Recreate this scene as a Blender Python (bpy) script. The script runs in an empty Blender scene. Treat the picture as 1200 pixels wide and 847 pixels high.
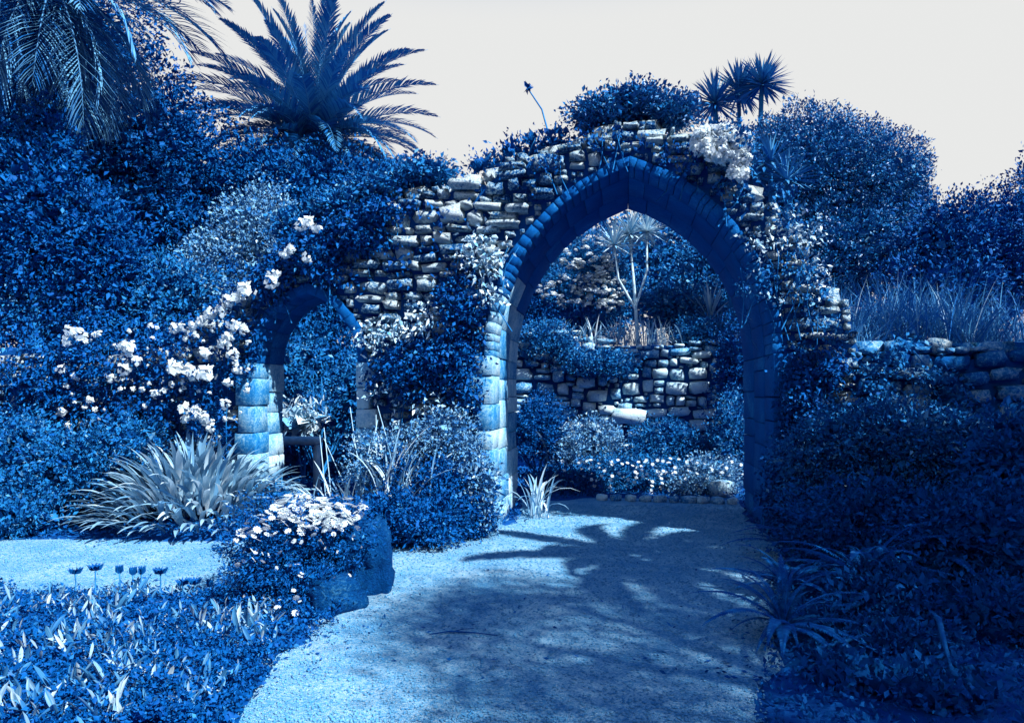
import bpy, math, random
import numpy as np
from mathutils import Vector
PI = math.pi
R = math.radians
rnd = random.Random(7)
rng = np.random.default_rng(7)
sc = bpy.context.scene
COL = sc.collection

# ------------------------------------------------------------------ camera
F_PX = 825.0            # focal length in pixels of the 1200 px wide picture
EYE = 1.5
HOR = 460.0             # horizon row
cam = bpy.data.cameras.new('camera')
cam_ob = bpy.data.objects.new('camera', cam)
COL.objects.link(cam_ob)
cam_ob.location = (0, 0, EYE)
cam_ob.rotation_euler = (PI / 2, 0, 0)
cam.sensor_width = 36
cam.lens = 36 * F_PX / 1200
cam.shift_y = (HOR - 423.5) / 1200
cam.clip_end = 2000
sc.camera = cam_ob

# ------------------------------------------------------------------ world, sun, exposure
SUN_AZ = R(-38)         # direction towards the sun in the ground plane, from +X
SUN_EL = R(47)
world = bpy.data.worlds.new('World')
sc.world = world
world.use_nodes = True
nt = world.node_tree
bg = nt.nodes['Background']
sky = nt.nodes.new('ShaderNodeTexSky')
sky.sky_type = 'NISHITA'
sky.sun_disc = False
sky.sun_elevation = SUN_EL
sky.sun_rotation = PI / 2 - SUN_AZ
sky.air_density = 1.0
sky.dust_density = 0.0
sky.ozone_density = 5.0
hs = nt.nodes.new('ShaderNodeHueSaturation')
hs.inputs['Saturation'].default_value = 1.35
hs.inputs['Value'].default_value = 1.8
nt.links.new(sky.outputs[0], hs.inputs['Color'])
tc = nt.nodes.new('ShaderNodeTexCoord')
sep = nt.nodes.new('ShaderNodeSeparateXYZ')
nt.links.new(tc.outputs['Generated'], sep.inputs[0])
mr = nt.nodes.new('ShaderNodeMapRange')      # thin white haze low in the sky, thinning smoothly to the zenith
mr.interpolation_type = 'SMOOTHSTEP'
mr.inputs['From Min'].default_value = 0.46
mr.inputs['From Max'].default_value = 0.66
mr.inputs['To Min'].default_value = 1.0
mr.inputs['To Max'].default_value = 0.0
nt.links.new(sep.outputs[2], mr.inputs['Value'])
mx = nt.nodes.new('ShaderNodeMix')
mx.data_type = 'RGBA'
nt.links.new(mr.outputs[0], mx.inputs['Factor'])
nt.links.new(hs.outputs[0], mx.inputs[6])
mx.inputs[7].default_value = (6.3, 6.35, 6.3, 1)
nt.links.new(mx.outputs[2], bg.inputs[0])
bg.inputs[1].default_value = 0.06

sun = bpy.data.lights.new('sun', 'SUN')
sun.energy = 5.0
sun.angle = R(0.53)
sun.color = (0.96, 0.985, 1.0)
sun_ob = bpy.data.objects.new('sun', sun)
COL.objects.link(sun_ob)
SUNV = Vector((math.cos(SUN_EL) * math.cos(SUN_AZ), math.cos(SUN_EL) * math.sin(SUN_AZ), math.sin(SUN_EL)))
sun_ob.rotation_euler = SUNV.to_track_quat('Z', 'Y').to_euler()
sun_ob.location = SUNV * 40

sc.render.engine = 'CYCLES'
sc.cycles.max_bounces = 6
sc.cycles.diffuse_bounces = 4
sc.cycles.glossy_bounces = 2
sc.cycles.transparent_max_bounces = 4
sc.view_settings.view_transform = 'Standard'
sc.view_settings.look = 'None'
sc.view_settings.exposure = 1.1
sc.view_settings.gamma = 1.0
sc.view_settings.use_curve_mapping = False


# ------------------------------------------------------------------ geometry of the place
def at(px, py, Y):
    return np.array([(px - 600) / F_PX * Y, Y, EYE + (HOR - py) / F_PX * Y])


def ground_at(px, py, z=0.0):
    Y = (EYE - z) * F_PX / (py - HOR)
    return np.array([(px - 600) / F_PX * Y, Y, z])


WA = R(-9)
WO = np.array([-0.21, 7.76])
UD = np.array([math.cos(WA), math.sin(WA)])
ND = np.array([-math.sin(WA), math.cos(WA)])


def W(u, v, z):
    p = WO + UD * u + ND * v
    return np.array([p[0], p[1], z])


def wpx(px, py, v=0.0):
    """pixel -> (u, z) on the wall plane at depth v"""
    a = np.array([(px - 600) / F_PX, 1.0])
    o = WO + ND * v
    Y = ND.dot(o) / ND.dot(a)
    return UD.dot(a * Y - WO), EYE + (HOR - py) / F_PX * Y


# ------------------------------------------------------------------ object helpers
def link(o):
    COL.objects.link(o)
    return o


def thing(name, label, cat, loc=(0, 0, 0), rz=0.0, group=None):
    o = bpy.data.objects.new(name, None)
    o.empty_display_size = 0.2
    o.location = loc
    o.rotation_euler = (0, 0, rz)
    o['label'] = label
    o['category'] = cat
    if group:
        o['group'] = group
    return link(o)


def tag(o, label, cat, group=None, kind=None):
    o['label'] = label
    o['category'] = cat
    if group:
        o['group'] = group
    if kind:
        o['kind'] = kind
    return o


def mk(name, V, Fs, mat, smooth=False):
    me = bpy.data.meshes.new(name)
    V = np.asarray(V, dtype=np.float32)
    Fs = [np.asarray(f, dtype=np.int32) for f in Fs if len(f)]
    me.vertices.add(len(V))
    me.vertices.foreach_set('co', V.ravel())
    nl = sum(f.size for f in Fs)
    npoly = sum(len(f) for f in Fs)
    me.loops.add(nl)
    me.loops.foreach_set('vertex_index', np.concatenate([f.ravel() for f in Fs]))
    me.polygons.add(npoly)
    tot = np.concatenate([np.full(len(f), f.shape[1], dtype=np.int32) for f in Fs])
    st = np.concatenate([[0], np.cumsum(tot)[:-1]]).astype(np.int32)
    me.polygons.foreach_set('loop_start', st)
    me.polygons.foreach_set('loop_total', tot)
    if smooth:
        me.polygons.foreach_set('use_smooth', np.ones(npoly, dtype=bool))
    me.update(calc_edges=True)
    me.validate()
    if mat:
        me.materials.append(mat)
    return me


def ob(name, me, parent=None, loc=(0, 0, 0), rot=(0, 0, 0), scale=(1, 1, 1)):
    o = bpy.data.objects.new(name, me)
    o.parent = parent
    o.location = loc
    o.rotation_euler = rot
    o.scale = scale
    return link(o)


class MB:
    def __init__(s):
        s.V, s.T, s.Q, s.n = [], [], [], 0

    def add(s, V, T=(), Q=()):
        V = np.asarray(V, dtype=float)
        if len(T):
            s.T.append(np.asarray(T, dtype=int) + s.n)
        if len(Q):
            s.Q.append(np.asarray(Q, dtype=int) + s.n)
        s.V.append(V)
        s.n += len(V)
        return s

    def mesh(s, name, mat, smooth=False, off=None):
        V = np.concatenate(s.V)
        if off is not None:
            V = V - np.asarray(off)
        return mk(name, V, ([np.concatenate(s.T)] if s.T else []) + ([np.concatenate(s.Q)] if s.Q else []), mat, smooth)


def tube(mb, pts, rad, n=7):
    pts = [np.asarray(p, float) for p in pts]
    V, Q = [], []
    for i, p in enumerate(pts):
        d = pts[min(i + 1, len(pts) - 1)] - pts[max(i - 1, 0)]
        d = d / (np.linalg.norm(d) + 1e-9)
        a = np.cross(d, [0.3, 0.9, 0.1] if abs(d[2]) > 0.7 else [0, 0, 1])
        a /= np.linalg.norm(a)
        b = np.cross(d, a)
        for k in range(n):
            t = 2 * PI * k / n
            V.append(p + rad[i] * (math.cos(t) * a + math.sin(t) * b))
    for i in range(len(pts) - 1):
        for k in range(n):
            k2 = (k + 1) % n
            Q.append((i * n + k, i * n + k2, (i + 1) * n + k2, (i + 1) * n + k))
    T = []
    for base in (0, (len(pts) - 1) * n):
        for k in range(1, n - 1):
            T.append((base, base + k, base + k + 1))
    mb.add(V, T, Q)


def unit(n, r=rng):
    d = r.normal(size=(n, 3))
    return d / np.linalg.norm(d, axis=1, keepdims=True)


def leaf_quads(P, A, size, asp, fold=0.25, droop=0.0):
    """folded rhombic leaves: base P, axis A, length size (n,)"""
    n = len(P)
    A = A / (np.linalg.norm(A, axis=1, keepdims=True) + 1e-9)
    Wd = np.cross(A, unit(n))
    Wd /= (np.linalg.norm(Wd, axis=1, keepdims=True) + 1e-9)
    N = np.cross(A, Wd)
    s = size[:, None]
    tip = P + A * s
    tip[:, 2] -= droop * size
    mid = P + A * s * 0.45
    V = np.empty((n, 4, 3))
    V[:, 0] = P
    V[:, 1] = mid + Wd * s * asp * .5 + N * s * asp * fold
    V[:, 2] = tip
    V[:, 3] = mid - Wd * s * asp * .5 + N * s * asp * fold
    i = np.arange(n)[:, None] * 4
    T = np.concatenate([i + [0, 1, 2], i + [0, 2, 3]])
    return V.reshape(-1, 3), T


LUMP = [0.27]


def lumps(d, k=7, amp=None):
    amp = LUMP[0] if amp is None else amp
    f = rng.normal(size=(k, 3)) * 4.0
    ph = rng.uniform(0, 6.28, k)
    return 1 + amp * np.sin(d @ f.T + ph).mean(axis=1) * 1.8


def crown_leaves(mb, blobs, nl, size, asp=0.5, per=14, spread=1.3, up=0.35, shell=(0.72, 1.04), front=0.0, droop=0.1, core=0.3):
    blobs = [np.asarray(b, float) for b in blobs]      # c(3), r(3)
    ar = np.array([(b[3] * b[4] + b[3] * b[5] + b[4] * b[5]) for b in blobs])
    nc = max(4, nl // per)
    cnt = rng.multinomial(nc, ar / ar.sum())
    if core:                       # older leaves deep inside the crown close the view through it
        for b in blobs:
            n = int(core * nl * (b[3] * b[5]) / sum(q[3] * q[5] for q in blobs))
            d = unit(n)
            P = b[:3] + d * b[3:] * rng.uniform(.25, .78, (n, 1))
            P[:, 2] = np.maximum(P[:, 2], .02)
            V, T = leaf_quads(P, unit(n) + np.array([0, 0, .3]), size * rng.uniform(1.6, 3.2, n), .7, droop=.1)
            mb.add(V, T)
    for bi, (b, c) in enumerate(zip(blobs, cnt)):
        if c == 0:
            continue
        d = unit(c)
        if front:
            flip = (d[:, 1] > 0) & (rng.random(c) < front)
            d[flip, 1] *= -1
        rf = lumps(d) * rng.uniform(shell[0], shell[1], c) ** 0.7
        sp_ = rng.random(c) < .10
        rf = np.where(sp_, rf * rng.uniform(1.03, 1.14, c), rf)
        C = b[:3] + d * b[3:] * rf[:, None]
        keep = C[:, 2] > 0.03
        for bj, o in enumerate(blobs):
            if bj != bi:
                q = ((C - o[:3]) / o[3:])
                keep &= (q * q).sum(1) > 0.5
        C, dd = C[keep], d[keep]
        m = len(C)
        if m == 0:
            continue
        k = per
        P = np.repeat(C, k, 0) + rng.normal(size=(m * k, 3)) * size * spread * np.array([1, 1, .75])
        A = np.repeat(dd, k, 0) * 0.8 + unit(m * k) * 0.9
        A[:, 2] += up
        s = size * rng.uniform(0.6, 1.35, m * k) * np.repeat(rng.uniform(.6, 1.45, m), k)
        P[:, 2] = np.maximum(P[:, 2], 0.02)
        V, T = leaf_quads(P, A, s, asp, droop=droop)
        mb.add(V, T)


def B(px, py, rx, ry, Y, rd=None):
    c = at(px, py, Y)
    k = Y / F_PX
    return [c[0], c[1], c[2], rx * k, (rd if rd is not None else rx * k), ry * k]


# ------------------------------------------------------------------ materials (cyanotype-blue things: every colour lies on one blue-to-white scale)
MATS = {}


def tone(t):
    """colour on the scale from deep blue (0) to paper white (1)"""
    pts = [(0.0, (.0004, .050, .215)), (.25, (.002, .095, .310)), (.45, (.014, .170, .390)), (.65, (.085, .285, .465)),
           (.82, (.240, .425, .545)), (1.0, (.500, .635, .680)), (1.2, (.760, .825, .845))]
    for (a, ca), (b, cb) in zip(pts, pts[1:]):
        if t <= b:
            f = (t - a) / (b - a)
            return tuple(x + (y - x) * f for x, y in zip(ca, cb)) + (1,)
    return pts[-1][1] + (1,)


def ramp(nt, fac, stops):
    r = nt.nodes.new('ShaderNodeValToRGB')
    e = r.color_ramp.elements
    while len(e) < len(stops):
        e.new(0.5)
    for el, (p, t) in zip(e, stops):
        el.position = p
        el.color = tone(t)
    nt.links.new(fac, r.inputs[0])
    return r.outputs[0]


def newmat(name):
    m = bpy.data.materials.new(name)
    m.use_nodes = True
    return m, m.node_tree, m.node_tree.nodes['Principled BSDF']


def leafmat(name, lo, hi, pale=0.0, rough=0.6, spec=0.06, trans=0.0):
    m, nt, bs = newmat(name)
    g = nt.nodes.new('ShaderNodeNewGeometry')
    st = [(0.0, lo), (1.0 - pale if pale else 1.0, hi)]
    if pale:
        st.append((1.0, min(1, hi + .3)))
    nt.links.new(ramp(nt, g.outputs['Random Per Island'], st), bs.inputs['Base Color'])
    bs.inputs['Roughness'].default_value = rough
    bs.inputs['Specular IOR Level'].default_value = spec
    return m


def objleafmat(name, lo, hi, rough=0.5, spec=0.1):
    """for leaves that are objects of their own: streaks along the leaf + random per object"""
    m, nt, bs = newmat(name)
    oi = nt.nodes.new('ShaderNodeObjectInfo')
    tcn = nt.nodes.new('ShaderNodeTexCoord')
    mp = nt.nodes.new('ShaderNodeMapping')
    mp.inputs['Scale'].default_value = (2, 60, 2)
    nz = nt.nodes.new('ShaderNodeTexNoise')
    nz.inputs['Scale'].default_value = 3
    nt.links.new(tcn.outputs['Object'], mp.inputs[0])
    nt.links.new(mp.outputs[0], nz.inputs['Vector'])
    ad = nt.nodes.new('ShaderNodeMath')
    ad.operation = 'MULTIPLY_ADD'
    nt.links.new(nz.outputs['Fac'], ad.inputs[0])
    ad.inputs[1].default_value = 0.6
    mu = nt.nodes.new('ShaderNodeMath')
    mu.operation = 'MULTIPLY_ADD'
    nt.links.new(oi.outputs['Random'], mu.inputs[0])
    mu.inputs[1].default_value = 0.6
    mu.inputs[2].default_value = -0.1
    nt.links.new(mu.outputs[0], ad.inputs[2])
    col = ramp(nt, ad.outputs[0], [(0.05, lo), (.5, (lo + hi) / 2), (.9, hi)])
    nt.links.new(col, bs.inputs['Base Color'])
    tr = nt.nodes.new('ShaderNodeBsdfTranslucent')
    nt.links.new(col, tr.inputs['Color'])
    ms = nt.nodes.new('ShaderNodeMixShader')
    ms.inputs[0].default_value = .25
    nt.links.new(bs.outputs[0], ms.inputs[1])
    nt.links.new(tr.outputs[0], ms.inputs[2])
    nt.links.new(ms.outputs[0], nt.nodes['Material Output'].inputs[0])
    bs.inputs['Roughness'].default_value = rough
    bs.inputs['Specular IOR Level'].default_value = spec
    return m


def stonemat(name, stops, sc1=3.0, bump=0.5, speck=0.55, rnd_amt=0.35):
    """weathered stone: pale ground broken by dark lichen blotches and pits"""
    m, nt, bs = newmat(name)
    N, L = nt.nodes, nt.links
    g = N.new('ShaderNodeNewGeometry')
    oi = N.new('ShaderNodeObjectInfo')
    n1 = N.new('ShaderNodeTexNoise')
    n1.inputs['Scale'].default_value = sc1
    n1.inputs['Detail'].default_value = 6
    n1.inputs['Roughness'].default_value = 0.7
    n2 = N.new('ShaderNodeTexNoise')
    n2.inputs['Scale'].default_value = 38
    n2.inputs['Detail'].default_value = 5
    n2.inputs['Roughness'].default_value = 0.75
    L.new(g.outputs['Position'], n1.inputs['Vector'])
    L.new(g.outputs['Position'], n2.inputs['Vector'])
    a = N.new('ShaderNodeMath')
    a.operation = 'MULTIPLY_ADD'
    L.new(n2.outputs['Fac'], a.inputs[0])
    a.inputs[1].default_value = speck * 2
    L.new(n1.outputs['Fac'], a.inputs[2])
    b = N.new('ShaderNodeMath')
    b.operation = 'MULTIPLY_ADD'
    L.new(oi.outputs['Random'], b.inputs[0])
    b.inputs[1].default_value = rnd_amt
    L.new(a.outputs[0], b.inputs[2])
    c = N.new('ShaderNodeMapRange')
    mean = speck + .5 + rnd_amt / 2
    c.inputs['From Min'].default_value = mean - .36
    c.inputs['From Max'].default_value = mean + .36
    L.new(b.outputs[0], c.inputs['Value'])
    L.new(ramp(nt, c.outputs[0], stops), bs.inputs['Base Color'])
    bs.inputs['Roughness'].default_value = 0.9
    bs.inputs['Specular IOR Level'].default_value = 0.05
    bp = N.new('ShaderNodeBump')
    bp.inputs['Strength'].default_value = bump
    bp.inputs['Distance'].default_value = 0.045
    L.new(a.outputs[0], bp.inputs['Height'])
    L.new(bp.outputs[0], bs.inputs['Normal'])
    return m


def plainmat(name, t, rough=0.7, noise=0.12, scale=8, spec=0.1):
    m, nt, bs = newmat(name)
    g = nt.nodes.new('ShaderNodeNewGeometry')
    nz = nt.nodes.new('ShaderNodeTexNoise')
    nz.inputs['Scale'].default_value = scale
    nz.inputs['Detail'].default_value = 5
    nt.links.new(g.outputs['Position'], nz.inputs['Vector'])
    nt.links.new(ramp(nt, nz.outputs['Fac'], [(0.25, max(0, t - noise)), (0.75, min(1.2, t + noise))]), bs.inputs['Base Color'])
    bs.inputs['Roughness'].default_value = rough
    bs.inputs['Specular IOR Level'].default_value = spec
    bp = nt.nodes.new('ShaderNodeBump')
    bp.inputs['Strength'].default_value = 0.4
    bp.inputs['Distance'].default_value = 0.02
    nt.links.new(nz.outputs['Fac'], bp.inputs['Height'])
    nt.links.new(bp.outputs[0], bs.inputs['Normal'])
    return m


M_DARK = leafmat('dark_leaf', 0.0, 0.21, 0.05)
M_MID = leafmat('mid_leaf', 0.06, 0.42, 0.08)
M_LIGHT = leafmat('light_leaf', 0.25, 0.72, 0.08)
M_PALE = leafmat('pale_leaf', 0.66, 1.08, 0.0, rough=0.5)
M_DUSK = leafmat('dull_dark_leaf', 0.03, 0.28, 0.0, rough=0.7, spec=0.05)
M_GLOSS = leafmat('glossy_leaf', 0.12, 0.42, 0.06, rough=0.35, spec=0.25)
M_FROND = leafmat('palm_leaflet', 0.22, 0.62, 0.0, rough=0.4)
M_FRONDP = leafmat('pale_palm_leaflet', 0.15, 0.68, 0.0, rough=0.4)
M_STRAP = objleafmat('strap_leaf', 0.48, 1.15, rough=.4, spec=.3)
M_STRAPD = objleafmat('dark_strap_leaf', 0.18, 0.6)
M_SUCC = objleafmat('succulent_leaf', 0.15, 1.0, rough=0.45)
M_BARK = plainmat('bark', 0.28, 0.9, 0.16, 14)
M_BARKP = plainmat('pale_bark', 0.9, 0.8, 0.15, 14)
M_WHITE = plainmat('white_petal', 1.13, 0.6, 0.05, 20)
_b = M_WHITE.node_tree.nodes['Principled BSDF']
_t = M_WHITE.node_tree.nodes.new('ShaderNodeBsdfTranslucent')
_t.inputs['Color'].default_value = (.86, .88, .88, 1)
_m = M_WHITE.node_tree.nodes.new('ShaderNodeMixShader')
_m.inputs[0].default_value = .35
M_WHITE.node_tree.links.new(_b.outputs[0], _m.inputs[1])
M_WHITE.node_tree.links.new(_t.outputs[0], _m.inputs[2])
M_WHITE.node_tree.links.new(_m.outputs[0], M_WHITE.node_tree.nodes['Material Output'].inputs[0])
M_EYE = plainmat('flower_eye', 0.55, 0.8, 0.05, 20)
M_DFLOWER = plainmat('dark_petal', 0.12, 0.6, 0.08, 20)
M_STEM = plainmat('stem', 0.4, 0.6, 0.1, 10)
M_STEMP = plainmat('pale_stem', 0.85, 0.6, 0.1, 10)
M_WOOD = plainmat('weathered_wood', 0.85, 0.8, 0.12, 12)
M_STONE = stonemat('rubble_stone', [(0.0, .05), (.22, .26), (.38, .78), (.62, 1.08)], 3.0, 0.9, 0.8, 0.40)
M_STONEB = stonemat('back_wall_stone', [(0.0, .15), (.3, .48), (.46, .82), (.75, 1.0)], 3.0, 0.5, 0.45, 0.35)
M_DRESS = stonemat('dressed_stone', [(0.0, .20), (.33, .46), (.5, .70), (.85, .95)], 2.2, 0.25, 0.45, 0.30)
M_STONE_SHADED = stonemat('arch_stone', [(0.0, .02), (.4, .13), (.65, .24), (1.0, .5)], 2.5, 0.3, 0.45, 0.25)  # dark ramp puts the shade of the soffit and right jamb into the colour
M_MORTAR = plainmat('earthy_mortar', 0.08, 0.95, 0.08, 20, 0.1)
M_ROCK = stonemat('dark_rock', [(0, .0), (.4, .06), (.65, .22), (1, .55)], 5, 1.0, .7, .1)
M_SOIL = plainmat('soil', 0.05, 0.95, 0.05, 12, 0.1)


def gravelmat():
    m, nt, bs = newmat('gravel')
    N, L = nt.nodes, nt.links
    g = N.new('ShaderNodeNewGeometry')
    vo = N.new('ShaderNodeTexVoronoi')
    vo.inputs['Scale'].default_value = 120
    L.new(g.outputs['Position'], vo.inputs['Vector'])
    sp = N.new('ShaderNodeSeparateColor')
    L.new(vo.outputs['Color'], sp.inputs[0])
    n1 = N.new('ShaderNodeTexNoise')
    n1.inputs['Scale'].default_value = 1.6
    n1.inputs['Detail'].default_value = 8
    n1.inputs['Roughness'].default_value = 0.75
    L.new(g.outputs['Position'], n1.inputs['Vector'])
    a = N.new('ShaderNodeMath')
    a.operation = 'MULTIPLY_ADD'
    L.new(sp.outputs[0], a.inputs[0])
    a.inputs[1].default_value = 0.40
    L.new(n1.outputs['Fac'], a.inputs[2])
    L.new(ramp(nt, a.outputs[0], [(0.25, .40), (.6, .64), (1.0, .92)]), bs.inputs['Base Color'])
    bs.inputs['Roughness'].default_value = 0.95
    bs.inputs['Specular IOR Level'].default_value = 0.1
    bp = N.new('ShaderNodeBump')
    bp.inputs['Strength'].default_value = 0.8
    bp.inputs['Distance'].default_value = 0.012
    bp.invert = True
    L.new(vo.outputs['Distance'], bp.inputs['Height'])
    L.new(bp.outputs[0], bs.inputs['Normal'])
    return m


M_GRAVEL = gravelmat()
M_PEBBLE = stonemat('pebble', [(0.0, .46), (.5, .68), (1, .95)], 9, 0.2, 0.3, 0.2)


# ------------------------------------------------------------------ ground, path
def sheet(name, poly, z, mat):
    me = bpy.data.meshes.new(name)
    me.from_pydata([(x, y, z) for x, y in poly], [], [tuple(range(len(poly)))])
    me.materials.append(mat)
    o = ob(name, me)
    o['kind'] = 'structure'
    return o


sheet('ground', [(-300, -60), (300, -60), (300, 400), (-300, 400)], 0.0, M_SOIL)


def wob(poly, step=0.25, amp=0.05):
    out = []
    for (a, b) in zip(poly, poly[1:] + poly[:1]):
        a, b = np.array(a, float), np.array(b, float)
        n = max(1, int(np.linalg.norm(b - a) / step))
        for i in range(n):
            p = a + (b - a) * i / n
            out.append(tuple(p + (rng.normal(size=2) * amp)))
    return out


G = lambda x, y: tuple(ground_at(x, y)[:2])
path_poly = [(-1.2, 1.5), (.9, 1.5), (1.1, 3.0), (1.3, 3.6), (1.58, 4.2), G(912, 705), G(925, 660), G(905, 632), G(872, 606), G(868, 586),
             G(690, 584), (0.15, 9.6), G(606, 612), G(560, 622), G(455, 640), G(430, 640), G(290, 634), G(75, 632), (-8.0, 7.2),
             (-8.0, 4.95), G(75, 693), G(200, 694), G(300, 690), G(400, 712), G(385, 735), G(320, 770), (-1.3, 3.2)]
sheet('gravel_path', wob(path_poly), 0.004, M_GRAVEL)

# loose pebbles on the gravel: one uncountable scatter
def inside(poly, x, y):
    c = False
    j = len(poly) - 1
    for i in range(len(poly)):
        xi, yi = poly[i]
        xj, yj = poly[j]
        if (yi > y) != (yj > y) and x < (xj - xi) * (y - yi) / (yj - yi) + xi:
            c = not c
        j = i
    return c


octV = np.array([[1, 0, 0], [-1, 0, 0], [0, 1, 0], [0, -1, 0], [0, 0, 1], [0, 0, -1]], float)
octT = np.array([[0, 2, 4], [2, 1, 4], [1, 3, 4], [3, 0, 4], [2, 0, 5], [1, 2, 5], [3, 1, 5], [0, 3, 5]])
mb = MB()
npb = 0
while npb < 15000:
    Y = 3.2 + 6.2 * rnd.random() ** 1.6
    x = rnd.uniform(-5, 3.2)
    if abs(x) > Y * 0.75 or not inside(path_poly, x, Y):
        continue
    s = rnd.uniform(.004, .011) * (0.8 + Y / 12)
    a = rnd.random() * 6.28
    c, sn = math.cos(a), math.sin(a)
    V = octV * np.array([s, s * rnd.uniform(.6, 1), s * .6])
    V = np.stack([V[:, 0] * c - V[:, 1] * sn + x, V[:, 0] * sn + V[:, 1] * c + Y, V[:, 2] + 0.004 + s * .3], 1)
    mb.add(V, octT)
    npb += 1
tag(ob('pebbles', mb.mesh('pebbles', M_PEBBLE)), 'loose pale pebbles scattered over the gravel path', 'gravel', kind='stuff')


# ------------------------------------------------------------------ stones
def stone_mesh(name, seed, mat, rough=0.10, rnd_k=0.55, n=2, smooth=False):
    r = np.random.default_rng(seed)
    idx = {}
    V = []
    Q = []
    g = np.linspace(-1, 1, n + 1)

    def vid(p):
        k = tuple(np.round(p, 3))
        if k not in idx:
            idx[k] = len(V)
            V.append(np.array(p, float))
        return idx[k]
    for ax in range(3):
        for s in (-1, 1):
            for i in range(n):
                for j in range(n):
                    q = []
                    for (a, b) in ((i, j), (i + 1, j), (i + 1, j + 1), (i, j + 1)):
                        p = [0, 0, 0]
                        p[ax] = s
                        p[(ax + 1) % 3] = g[a]
                        p[(ax + 2) % 3] = g[b]
                        q.append(vid(p))
                    if s < 0:
                        q.reverse()
                    Q.append(q)
    V = np.array(V)
    nrm = np.linalg.norm(V, axis=1, keepdims=True)
    sph = V / nrm * 1.12
    V = V * (1 - rnd_k) + sph * rnd_k
    V += r.normal(size=V.shape) * rough
    if n > 2:
        V += .10 * np.sin(V[:, [1, 2, 0]] * 5 + seed) + .05 * np.sin(V[:, [2, 0, 1]] * 11 + seed)
    V *= 0.5 / np.abs(V).max(axis=0)
    return mk(name, V, [Q], mat, smooth=smooth)


def hexa(mb, c, ch=0.012, jit=0.0):
    """chamfered six-sided block, c[i][j][k] corner points"""
    c = {(i, j, k): np.asarray(c[i][j][k], float) + (rng.normal(size=3) * jit if jit else 0)
         for i in (0, 1) for j in (0, 1) for k in (0, 1)}
    V, ids = [], {}
    ctr = sum(c.values()) / 8
    for key, p in c.items():
        for ax in range(3):
            q = p.copy()
            for o in range(3):
                if o != ax:
                    nb = list(key)
                    nb[o] = 1 - nb[o]
                    e = c[tuple(nb)] - p
                    L = np.linalg.norm(e)
                    q = q + e / L * min(ch, L * .3)
            ids[(key, ax)] = len(V)
            V.append(q)
    T, Q = [], []

    def put(f):
        P = [V[i] for i in f]
        n = np.cross(P[1] - P[0], P[2] - P[0])
        if n.dot(sum(P) / len(P) - ctr) < 0:
            f = f[::-1]
        (T if len(f) == 3 else Q).append(f)
    for ax in range(3):
        o1, o2 = (ax + 1) % 3, (ax + 2) % 3
        for s in (0, 1):
            f = []
            for a, b in ((0, 0), (1, 0), (1, 1), (0, 1)):
                k = [0, 0, 0]
                k[ax], k[o1], k[o2] = s, a, b
                f.append(ids[(tuple(k), ax)])
            put(f)
        for a in (0, 1):
            for b in (0, 1):
                k0 = [0, 0, 0]
                k0[o1], k0[o2] = a, b
                k1 = list(k0)
                k1[ax] = 1
                k0, k1 = tuple(k0), tuple(k1)
                put([ids[(k0, o1)], ids[(k1, o1)], ids[(k1, o2)], ids[(k0, o2)]])
    for key in c:
        put([ids[(key, 0)], ids[(key, 1)], ids[(key, 2)]])
    mb.add(V, T, Q)


def box_corners(x0, x1, y0, y1, z0, z1):
    return [[[(x, y, z) for z in (z0, z1)] for y in (y0, y1)] for x in (x0, x1)]


STONES = [stone_mesh('stone', 100 + i, M_STONE, 0.11 + 0.05 * (i % 3) / 2, 0.12 + 0.22 * (i % 4) / 3) for i in range(22)]
STONESB = [stone_mesh('stone', 200 + i, M_STONEB, 0.10, 0.42) for i in range(14)]


def put_stones(root, items, meshes, limit=296):
    """items: (u, v, z, w, d, h, face_area); largest become parts, the rest one joined part"""
    items = sorted(items, key=lambda s: -s[3] * s[5])
    for i, s in enumerate(items[:limit]):
        ob('stone', meshes[i % len(meshes)], root, s[:3], (rnd.uniform(-.12, .12), rnd.uniform(-.11, .11), rnd.uniform(-.10, .10)), s[3:6])
    rest = items[limit:]
    if rest:
        mb = MB()
        for i, s in enumerate(rest):
            me = meshes[i % len(meshes)]
            V = np.array([v.co[:] for v in me.vertices]) * np.array(s[3:6]) + np.array(s[:3])
            mb.add(V, Q=[tuple(p.vertices) for p in me.polygons])
        o = ob('small_stones', mb.mesh('small_stones', meshes[0].materials[0], True), root)
        o['kind'] = 'stuff'


def rubble(ok, u0, u1, z0, z1, hh, ww, gap=0.012, v=0.0, depth=0.26, wave=.045):
    out = []
    z = z0
    while z < z1:
        h = rnd.uniform(*hh)
        u = u0 - rnd.random() * ww[1]
        while u < u1:
            w = rnd.uniform(*ww) * (0.75 + 0.5 * h / hh[1])
            z_row, z = z, z + wave * (math.sin(u * 1.9 + z * 1.3) + .6 * math.sin(u * 4.1 + z * 3))
            if ok(u, z, w, h):
                if h > (hh[0] + hh[1]) * .5 and rnd.random() < .28:      # two thin stones in one course
                    f = rnd.uniform(.35, .65)
                    for zz, k in ((z, f), (z + h * f, 1 - f)):
                        out.append((u + w / 2, v + depth / 2 - rnd.uniform(0, .07), zz + h * k / 2, w - gap, depth, h * k - gap))
                else:
                    out.append((u + w / 2, v + depth / 2 - rnd.uniform(0, .09), z + h / 2 + rnd.uniform(-.015, .015), w - gap * rnd.uniform(.7, 1.6), depth,
                                h * rnd.uniform(.88, 1.04) - gap))
            z = z_row
            u += w
        z += h
    return out


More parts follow.
